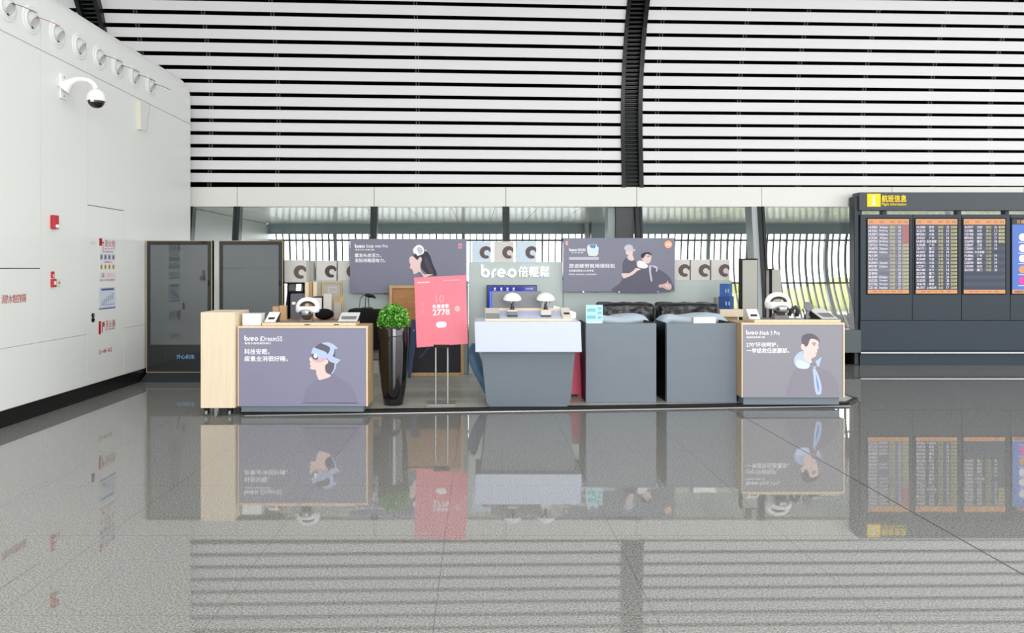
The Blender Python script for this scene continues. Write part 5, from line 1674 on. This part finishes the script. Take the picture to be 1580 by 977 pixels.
# on the left counter
LT = Z(503.2, LD)
r = thing('counter_tray', 'thin oak tray on top of the left oak counter', 'tray', (X(478, 7.95), 7.95, LT))
part(r, 'board', MB().box(X(405, 7.85), X(549, 7.85), 7.83, 8.1, LT, LT + 0.03, WOODE), bevel=0.002)
part(r, 'dark_inlay', MB().box(X(407, 7.85), X(547, 7.85), 7.835, 8.095, LT + 0.03, LT + 0.033, PLASG))
q = MB()
for px in (474, 519):
    q.box(X(px - 4, 7.83), X(px + 4, 7.83), 7.828, 7.832, LT + 0.006, LT + 0.016, DARKP)
part(r, 'dark_slots', q)
LT2 = LT + 0.033
r = thing('white_carton', 'white carton at the left end of the left oak counter', 'box', (X(389, 7.88), 7.88, LT))
part(r, 'carton', MB().box(X(374, 7.85), X(402.5, 7.85), 7.85, 8.0, LT, Z(485.2, 7.85), PLASW), bevel=0.003)
part(r, 'lid', MB().box(X(373.6, 7.85), X(402.9, 7.85), 7.847, 8.003, Z(485.2, 7.85), Z(484, 7.85), PLASW))


def card_stand(xl, xr, y, z, h, dep, label):
    r = thing('price_stand', label, 'stand', ((xl + xr) / 2, y, z), 'slanted price stands on the oak counters')
    sk = 0.05
    part(r, 'slanted_face', MB().hexa([(xl, y, z), (xr, y, z), (xr, y + 0.01, z), (xl, y + 0.01, z), (xl + sk * 0.4, y + dep, z + h), (xr + sk * 0.4, y + dep, z + h), (xr + sk * 0.4, y + dep + 0.01, z + h), (xl + sk * 0.4, y + dep + 0.01, z + h)], PLASW), bevel=0.001)
    part(r, 'dark_label', MB().hexa([(xl + 0.03, y + dep * 0.28 - 0.003, z + h * 0.28), (xr - 0.02, y + dep * 0.28 - 0.003, z + h * 0.28), (xr - 0.02, y + dep * 0.28, z + h * 0.28), (xl + 0.03, y + dep * 0.28, z + h * 0.28), (xl + 0.036, y + dep * 0.48 - 0.003, z + h * 0.48), (xr - 0.014, y + dep * 0.48 - 0.003, z + h * 0.48), (xr - 0.014, y + dep * 0.48, z + h * 0.48), (xl + 0.036, y + dep * 0.48, z + h * 0.48)], DARKP))
    part(r, 'dark_side', MB().prism([(xr, y + 0.012, z), (xr, y + dep + 0.03, z), (xr + sk * 0.4, y + dep + 0.01, z + h * 0.98)], (0.004, 0, 0), DARKP))
    return r


card_stand(X(407.5, 7.88), X(424.5, 7.88), 7.88, LT2, 0.10, 0.13, 'slanted white price stand left of the left head massager')


def tablet(xl, xr, y, z, h, dep, label, side):
    r = thing('tablet_stand', label, 'tablet', ((xl + xr) / 2, y, z), 'wedge tablet stands on the oak counters')
    part(r, 'wedge', MB().hexa([(xl + side, y + 0.01, z), (xr, y + 0.01, z), (xr, y + dep, z), (xl, y + dep, z), (xl + side, y + 0.01, z + 0.004), (xr, y + 0.01, z + 0.004), (xr - side, y + dep, z + h), (xl, y + dep, z + h)], DARKP))
    part(r, 'face', MB().hexa([(xl + side, y, z + 0.004), (xr, y, z + 0.004), (xr - side, y + dep, z + h + 0.002), (xl, y + dep, z + h + 0.002), (xl + side, y, z + 0.012), (xr, y, z + 0.012), (xr - side, y + dep, z + h + 0.01), (xl, y + dep, z + h + 0.01)], GREIG2))
    a = (xl + side + 0.02, xr - 0.02)
    part(r, 'picture', MB().hexa([(a[0] + 0.01, y + 0.015, z + 0.0165), (a[1], y + 0.015, z + 0.0165), (a[1] - side * 0.5, y + dep * 0.5, z + 0.0145 + h * 0.5), (a[0] - side * 0.4, y + dep * 0.5, z + 0.0145 + h * 0.5), (a[0] + 0.01, y + 0.013, z + 0.018), (a[1], y + 0.013, z + 0.018), (a[1] - side * 0.5, y + dep * 0.49, z + 0.016 + h * 0.5), (a[0] - side * 0.4, y + dep * 0.49, z + 0.016 + h * 0.5)], PLASG), label='grey printed picture')
    return r


tablet(X(523.5, 7.88), X(551, 7.88), 7.88, LT2 + 0.001, 0.085, 0.14, 'wedge shaped tablet stand at the right of left oak counter', -0.012)
solo('small_brown_box', MB().box(X(420.5, 8.12), X(430, 8.12), 8.12, 8.16, LT, Z(473, 8.12), CARD), 'small brown carton, left of the two on left counter', 'box', (X(425, 8.12), 8.12, LT), bevel=0.002, group='brown cartons on the left counter')
solo('small_brown_box', MB().box(X(430.8, 8.11), X(441.5, 8.11), 8.11, 8.16, LT, Z(471.5, 8.11), CARD), 'small brown carton, right of the two on left counter', 'box', (X(436, 8.12), 8.12, LT), bevel=0.002, group='brown cartons on the left counter')


def head_massager(xc, y, z, s, label, standm):
    """headset: front visor with goggles, band over the top, nose pad, clear stand"""
    r = thing('head_massager', label, 'head massager', (xc, y, z), 'white head massagers on the oak counters')
    P = lambda a, b, c: (xc + a * s, y + b * s, z + c * s)
    part(r, 'stand', MB().hexa([P(-0.075, 0.0, 0), P(0.075, 0.0, 0), P(0.075, 0.10, 0), P(-0.075, 0.10, 0), P(-0.05, 0.03, 0.06), P(0.05, 0.03, 0.06), P(0.05, 0.09, 0.06), P(-0.05, 0.09, 0.06)], standm), bevel=0.004)
    part(r, 'nose_pad', MB().hexa([P(-0.035, 0.02, 0.02), P(0.035, 0.02, 0.02), P(0.03, 0.07, 0.02), P(-0.03, 0.07, 0.02), P(-0.06, 0.01, 0.085), P(0.06, 0.01, 0.085), P(0.06, 0.08, 0.085), P(-0.06, 0.08, 0.085)], BRNP), bevel=0.008)
    v = MB()
    n = 20
    path = [P(0.115 * math.sin(math.radians(-105 + 210 * k / n)), 0.09 - 0.10 * math.cos(math.radians(-105 + 210 * k / n)), 0.135) for k in range(n + 1)]
    v.tube(path, [0.036 * s] * (n + 1), PLASW, 14, 0.45, (0, 0, 1))
    vis = part(r, 'visor', v, smooth=True)
    path = [P(0.09 * math.sin(math.radians(-62 + 124 * k / n)), 0.075 - 0.105 * math.cos(math.radians(-62 + 124 * k / n)), 0.105) for k in range(n + 1)]
    gg = MB().tube(path, [(0.012 + 0.022 * math.sin(math.pi * k / n)) * s for k in range(n + 1)], SILVER, 14, 0.5, (0, 0, 1))
    part(vis, 'silver_goggles', gg, smooth=True, label='silver goggle front')
    gl = MB()
    for e in (-0.042, 0.042):
        gl.ball(P(e, -0.028, 0.102), 0.024 * s, 0.010 * s, 0.016 * s, DARKP, 14, 8)
    part(vis, 'dark_eye_lens', gl, smooth=True)
    path = [P(-0.112 * math.cos(math.pi * k / n), 0.09, 0.14 + 0.105 * math.sin(math.pi * k / n) ** 0.8) for k in range(n + 1)]
    part(r, 'top_band', MB().tube(path, 0.017 * s, PLASW, 12, 1.6), smooth=True)
    path = [P(-0.088 * math.cos(math.pi * k / n), 0.10, 0.14 + 0.082 * math.sin(math.pi * k / n) ** 0.8) for k in range(n + 1)]
    part(r, 'padding', MB().tube(path, 0.014 * s, BRNP, 10, 2.0), smooth=True, label='dark inner padding')
    return r


head_massager(X(472.5, 7.92), 7.9, LT2, 0.98, 'white head massager on clear stand in middle of left oak counter', ACRYL)

# draped stool and small black object on top
r = thing('draped_stool', 'stool under black cloth behind the gap beside the planter', 'stool', (-1.42, 9.1, PZ))
xa, xb = X(536, 9.15), X(592, 9.15)
o = part(r, 'black_drape', MB().hexa([(xa - 0.02, 9.1, 0.54), (xb + 0.02, 9.1, 0.54), (xb + 0.02, 9.6, 0.54), (xa - 0.02, 9.6, 0.54), (xa, 9.14, Z(477.5, 9.15)), (xb, 9.14, Z(479.5, 9.15)), (xb, 9.56, Z(479.5, 9.15)), (xa, 9.56, Z(477.5, 9.15))], CLOTHB))
b = o.modifiers.new('b', 'BEVEL'); b.width = 0.03; b.segments = 2
crinkle(o, 0.03, 0.15)
part(r, 'seat_cushion', MB().box(xa + 0.05, xb - 0.05, 9.17, 9.53, 0.40, 0.55, PLASG), bevel=0.03, smooth=True, label='crumpled grey cushion')
for x in (xa + 0.08, xb - 0.06):
    for y in (9.2, 9.5):
        part(r, 'leg', MB().cyl((x, y, 0.42), (x + (0.03 if x > -1.4 else -0.03), y + (0.03 if y > 9.3 else -0.03), PZ + 0.004), 0.02, 0.014, WOODM, 12), smooth=True, label='turned wooden leg')
zt = Z(477.5, 9.15) + 0.008
r = thing('massage_gun_stand', 'small black massage gun on thin stand above the black drape', 'massager', (X(568, 9.3), 9.3, zt))
xc = X(567, 9.3)
part(r, 'stand', MB().box(xc - 0.07, xc + 0.06, 9.26, 9.36, zt - 0.004, zt + 0.008, DARKP).cyl((xc - 0.03, 9.3, zt), (xc - 0.02, 9.3, zt + 0.16), 0.006, 0.006, DARKP, 8).cyl((xc + 0.02, 9.3, zt), (xc + 0.01, 9.3, zt + 0.13), 0.006, 0.006, DARKP, 8))
part(r, 'gun_body', MB().tube([(xc - 0.03, 9.3, zt + 0.165), (xc + 0.02, 9.3, zt + 0.155), (xc + 0.07, 9.3, zt + 0.15), (xc + 0.10, 9.3, zt + 0.125)], [0.014, 0.024, 0.02, 0.01], BLACK, 12), smooth=True)
part(r, 'cable', MB().tube([(xc - 0.03, 9.3, zt + 0.165), (xc - 0.07, 9.3, zt + 0.15), (xc - 0.095, 9.3, zt + 0.1), (xc - 0.1, 9.3, zt + 0.006)], 0.004, BLACK, 6), smooth=True)

# blue bag hanging beside centre counter
o = solo('plastic_bag', MB().tube([(X(731, 8.75), 8.75, 0.66), (X(730, 8.75), 8.75, 0.58), (X(732, 8.75), 8.75, 0.48), (X(738, 8.75), 8.75, 0.36), (X(750, 8.75), 8.75, 0.22), (X(758, 8.75), 8.75, 0.10), (X(760, 8.75), 8.75, PZ + 0.004)], [0.03, 0.07, 0.085, 0.085, 0.10, 0.10, 0.02], mat('blue_bag', rgb(96, 128, 160), 0.4, 0.4, noise=0.6, nscale=9), 16, 0.7), 'tall crumpled blue plastic bag behind the left side of centre counter', 'bag', (X(745, 8.75), 8.75, PZ), smooth=True)

# red folding floor sign behind the centre counter
r = thing('folding_floor_sign', 'red folding floor sign tucked behind right side of centre counter', 'floor sign', (X(880, 8.75), 8.75, PZ))
a, b = X(866, 8.72), X(897.5, 8.72)
part(r, 'front_board', MB().hexa([(a, 8.70, PZ + 0.03), (b, 8.70, PZ + 0.03), (b, 8.715, PZ + 0.03), (a, 8.715, PZ + 0.03), (a + 0.02, 8.80, 0.53), (b - 0.012, 8.80, 0.53), (b - 0.012, 8.815, 0.53), (a + 0.02, 8.815, 0.53)], REDA).box(b - 0.05, b, 8.695, 8.715, PZ, PZ + 0.032, REDA).box(a, a + 0.05, 8.695, 8.715, PZ, PZ + 0.032, REDA))
part(r, 'rear_board', MB().hexa([(a, 8.93, PZ), (b, 8.93, PZ), (b, 8.945, PZ), (a, 8.945, PZ), (a + 0.02, 8.82, 0.53), (b - 0.012, 8.82, 0.53), (b - 0.012, 8.835, 0.53), (a + 0.02, 8.835, 0.53)], REDA))
part(r, 'hinge', MB().cyl((a + 0.03, 8.818, 0.535), (b - 0.02, 8.818, 0.535), 0.012, 0.012, REDA, 10))

# ------------------------------------------------------------------ RIGHT HALF
RT = Z(498.3, RD)
r = thing('counter_tray', 'thin oak tray on top of the right oak counter', 'tray', (X(1222, 8.35), 8.35, RT))
part(r, 'board', MB().box(X(1163, 8.26), X(1296, 8.26), 8.24, 8.55, RT, RT + 0.03, WOODE), bevel=0.002)
part(r, 'dark_inlay', MB().box(X(1165, 8.26), X(1294, 8.26), 8.245, 8.545, RT + 0.03, RT + 0.033, PLASG))
RT2 = RT + 0.033
card_stand(X(1156, 8.3), X(1173, 8.3), 8.29, RT2, 0.105, 0.16, 'slanted white price stand at left of right oak counter')
head_massager(X(1205, 8.34), 8.32, RT2, 1.12, 'white head massager on grey block in middle of right oak counter', PLASG)
r = thing('paddle_massager', 'small pale grey round paddle massager on right oak counter', 'massager', (X(1240, 8.4), 8.4, RT2))
xc = X(1249, 8.36)
part(r, 'disc', MB().lathe([(0.0001, 0.012), (0.05, 0.010), (0.056, 0.0), (0.05, -0.010), (0.0001, -0.012)], (xc + 0.012, 8.42, RT2 + 0.135), (0.1, -1, 0.3), PLASG, 28), smooth=True)
part(r, 'neck', MB().tube([(xc + 0.01, 8.42, RT2 + 0.09), (xc + 0.0, 8.42, RT2 + 0.05), (xc + 0.0, 8.42, RT2 + 0.008)], [0.02, 0.018, 0.04], PLASG, 14), smooth=True)
part(r, 'black_prop', MB().tube([(xc - 0.06, 8.4, RT2 + 0.11), (xc - 0.045, 8.4, RT2 + 0.06), (xc - 0.03, 8.4, RT2)], [0.008, 0.006, 0.01], BLACK, 8), smooth=True)
r = thing('neck_massager', 'dark folded neck massager right of the right head massager', 'massager', (X(1222, 8.45), 8.45, RT2))
xc = X(1221, 8.5)
part(r, 'collar', MB().tube([(xc - 0.045, 8.45, RT2 + 0.03), (xc - 0.03, 8.43, RT2 + 0.10), (xc + 0.015, 8.42, RT2 + 0.13), (xc + 0.045, 8.43, RT2 + 0.09), (xc + 0.04, 8.45, RT2 + 0.025)], [0.02, 0.025, 0.022, 0.025, 0.024], DARKP, 12), smooth=True)
part(r, 'massage_pad', MB().ball((xc - 0.03, 8.42, RT2 + 0.075), 0.02, 0.014, 0.02, BRNP, 12, 8).ball((xc + 0.036, 8.42, RT2 + 0.075), 0.02, 0.014, 0.02, BRNP, 12, 8), smooth=True)
tablet(X(1257, 8.3), X(1290, 8.3), 8.26, RT2 + 0.001, 0.10, 0.2, 'wedge shaped tablet stand at the right end of right oak counter', 0.06)

r = thing('upright_mattress_panel', 'tall greige panel with black edging behind right counter, left one', 'panel', (X(1157, 9.9), 9.9, PZ))
a, b = X(1144.2, 9.9), X(1169, 9.9)
part(r, 'padded_face', MB().box(a + 0.012, b - 0.008, 9.895, 9.93, PZ, Z(401.3, 9.9), GREIGE))
part(r, 'black_edging', MB().box(a, a + 0.012, 9.9, 10.02, PZ, Z(399, 9.9), BLACK).box(b - 0.008, b, 9.9, 10.02, PZ, Z(399, 9.9), BLACK).box(a + 0.012, b - 0.008, 9.9, 10.02, Z(401.3, 9.9), Z(399, 9.9), BLACK))
part(r, 'back_board', MB().box(a + 0.012, b - 0.008, 9.93, 10.02, PZ, Z(401.3, 9.9), BLACK))
r = thing('upright_mattress_panel', 'shorter greige panel with black bars behind right head massager', 'panel', (X(1195, 10.2), 10.2, PZ))
d = 10.2
a, b = X(1180.5, d), X(1207, d)
part(r, 'padded_face', MB().hexa([(X(1191.5, d), d, PZ), (X(1211, d), d, PZ), (X(1211, d), d + 0.1, PZ), (X(1191.5, d), d + 0.1, PZ), (X(1191.5, d), d, Z(416, d)), (X(1204.5, d), d, Z(416, d)), (X(1204.5, d), d + 0.1, Z(416, d)), (X(1191.5, d), d + 0.1, Z(416, d))], GREIGE))
part(r, 'black_bar', MB().box(a, a + 0.018, d, d + 0.1, PZ, Z(415.5, d), BLACK).box(X(1189.2, d), X(1191.5, d), d, d + 0.1, PZ, Z(415.5, d), BLACK).box(a, X(1195, d), d - 0.005, d + 0.05, Z(416, d), Z(414.6, d), BLACK).box(a + 0.018, X(1189.2, d), d, d + 0.06, Z(464, d), Z(462.5, d), BLACK))
part(r, 'pale_infill', MB().box(a + 0.018, X(1189.2, d), d + 0.05, d + 0.09, PZ, Z(416, d), GREIGE))

r = thing('small_stand_table', 'narrow pale oak stand table under the two blue cartons', 'table', (X(1126, 9.8), 9.8, PZ))
a, b = X(1110, 9.7), X(1146, 9.7)
part(r, 'top', MB().box(a, b, 9.68, 10.0, Z(489, 9.7), Z(477.5, 9.7), WOOD), bevel=0.003)
part(r, 'pedestal', MB().box(a + 0.05, b - 0.05, 9.73, 9.95, PZ, Z(489, 9.7), WOODM))
tz = Z(477.5, 9.7)


def blue_box(xc, yc, z0, w, h, ang, label, m, md):
    r = thing('blue_carton', label, 'box', (xc, yc, z0), 'blue cartons stacked on the stand table')
    q = MB().rbox((xc, yc, z0 + h / 2), (w, w, h), (0, 0, ang), m)
    cb = part(r, 'carton', q, bevel=0.002)
    R = Matrix.Rotation(ang, 3, 'Z')
    q = MB()
    for (u0, u1) in ((-0.38, -0.28), (-0.12, -0.02)):
        p = [R @ Vector((u * w, -w / 2 - 0.0015, 0)) + Vector((xc, yc, z0 + zz * h)) for u, zz in ((u0 + 0.5, 0.3), (u1 + 0.5, 0.3), (u1 + 0.5, 0.6), (u0 + 0.5, 0.6))]
        q.flat(p, INKBL)
    part(cb, 'printed_mark', q, recalc=False)


s = 0.152
blue_box(X(1121, 9.83), 9.84, tz, s, Z(457.5, 9.8) - tz + 0.0, math.radians(-38), 'deep blue carton, lower one of the two stacked', BLUED, BLUED)
blue_box(X(1120.5, 9.83), 9.84, tz + Z(457.5, 9.8) - tz, 0.125, 0.168, math.radians(-38), 'brighter blue carton, upper one of the two stacked', BLUEB, BLUEB)
solo('greige_carton', MB().box(X(1104.5, 10.2), X(1111, 10.2), 10.2, 10.3, PZ, Z(459, 10.2), GREIGE), 'narrow greige carton standing behind the blue cartons', 'box', (X(1108, 10.2), 10.2, PZ), bevel=0.002)
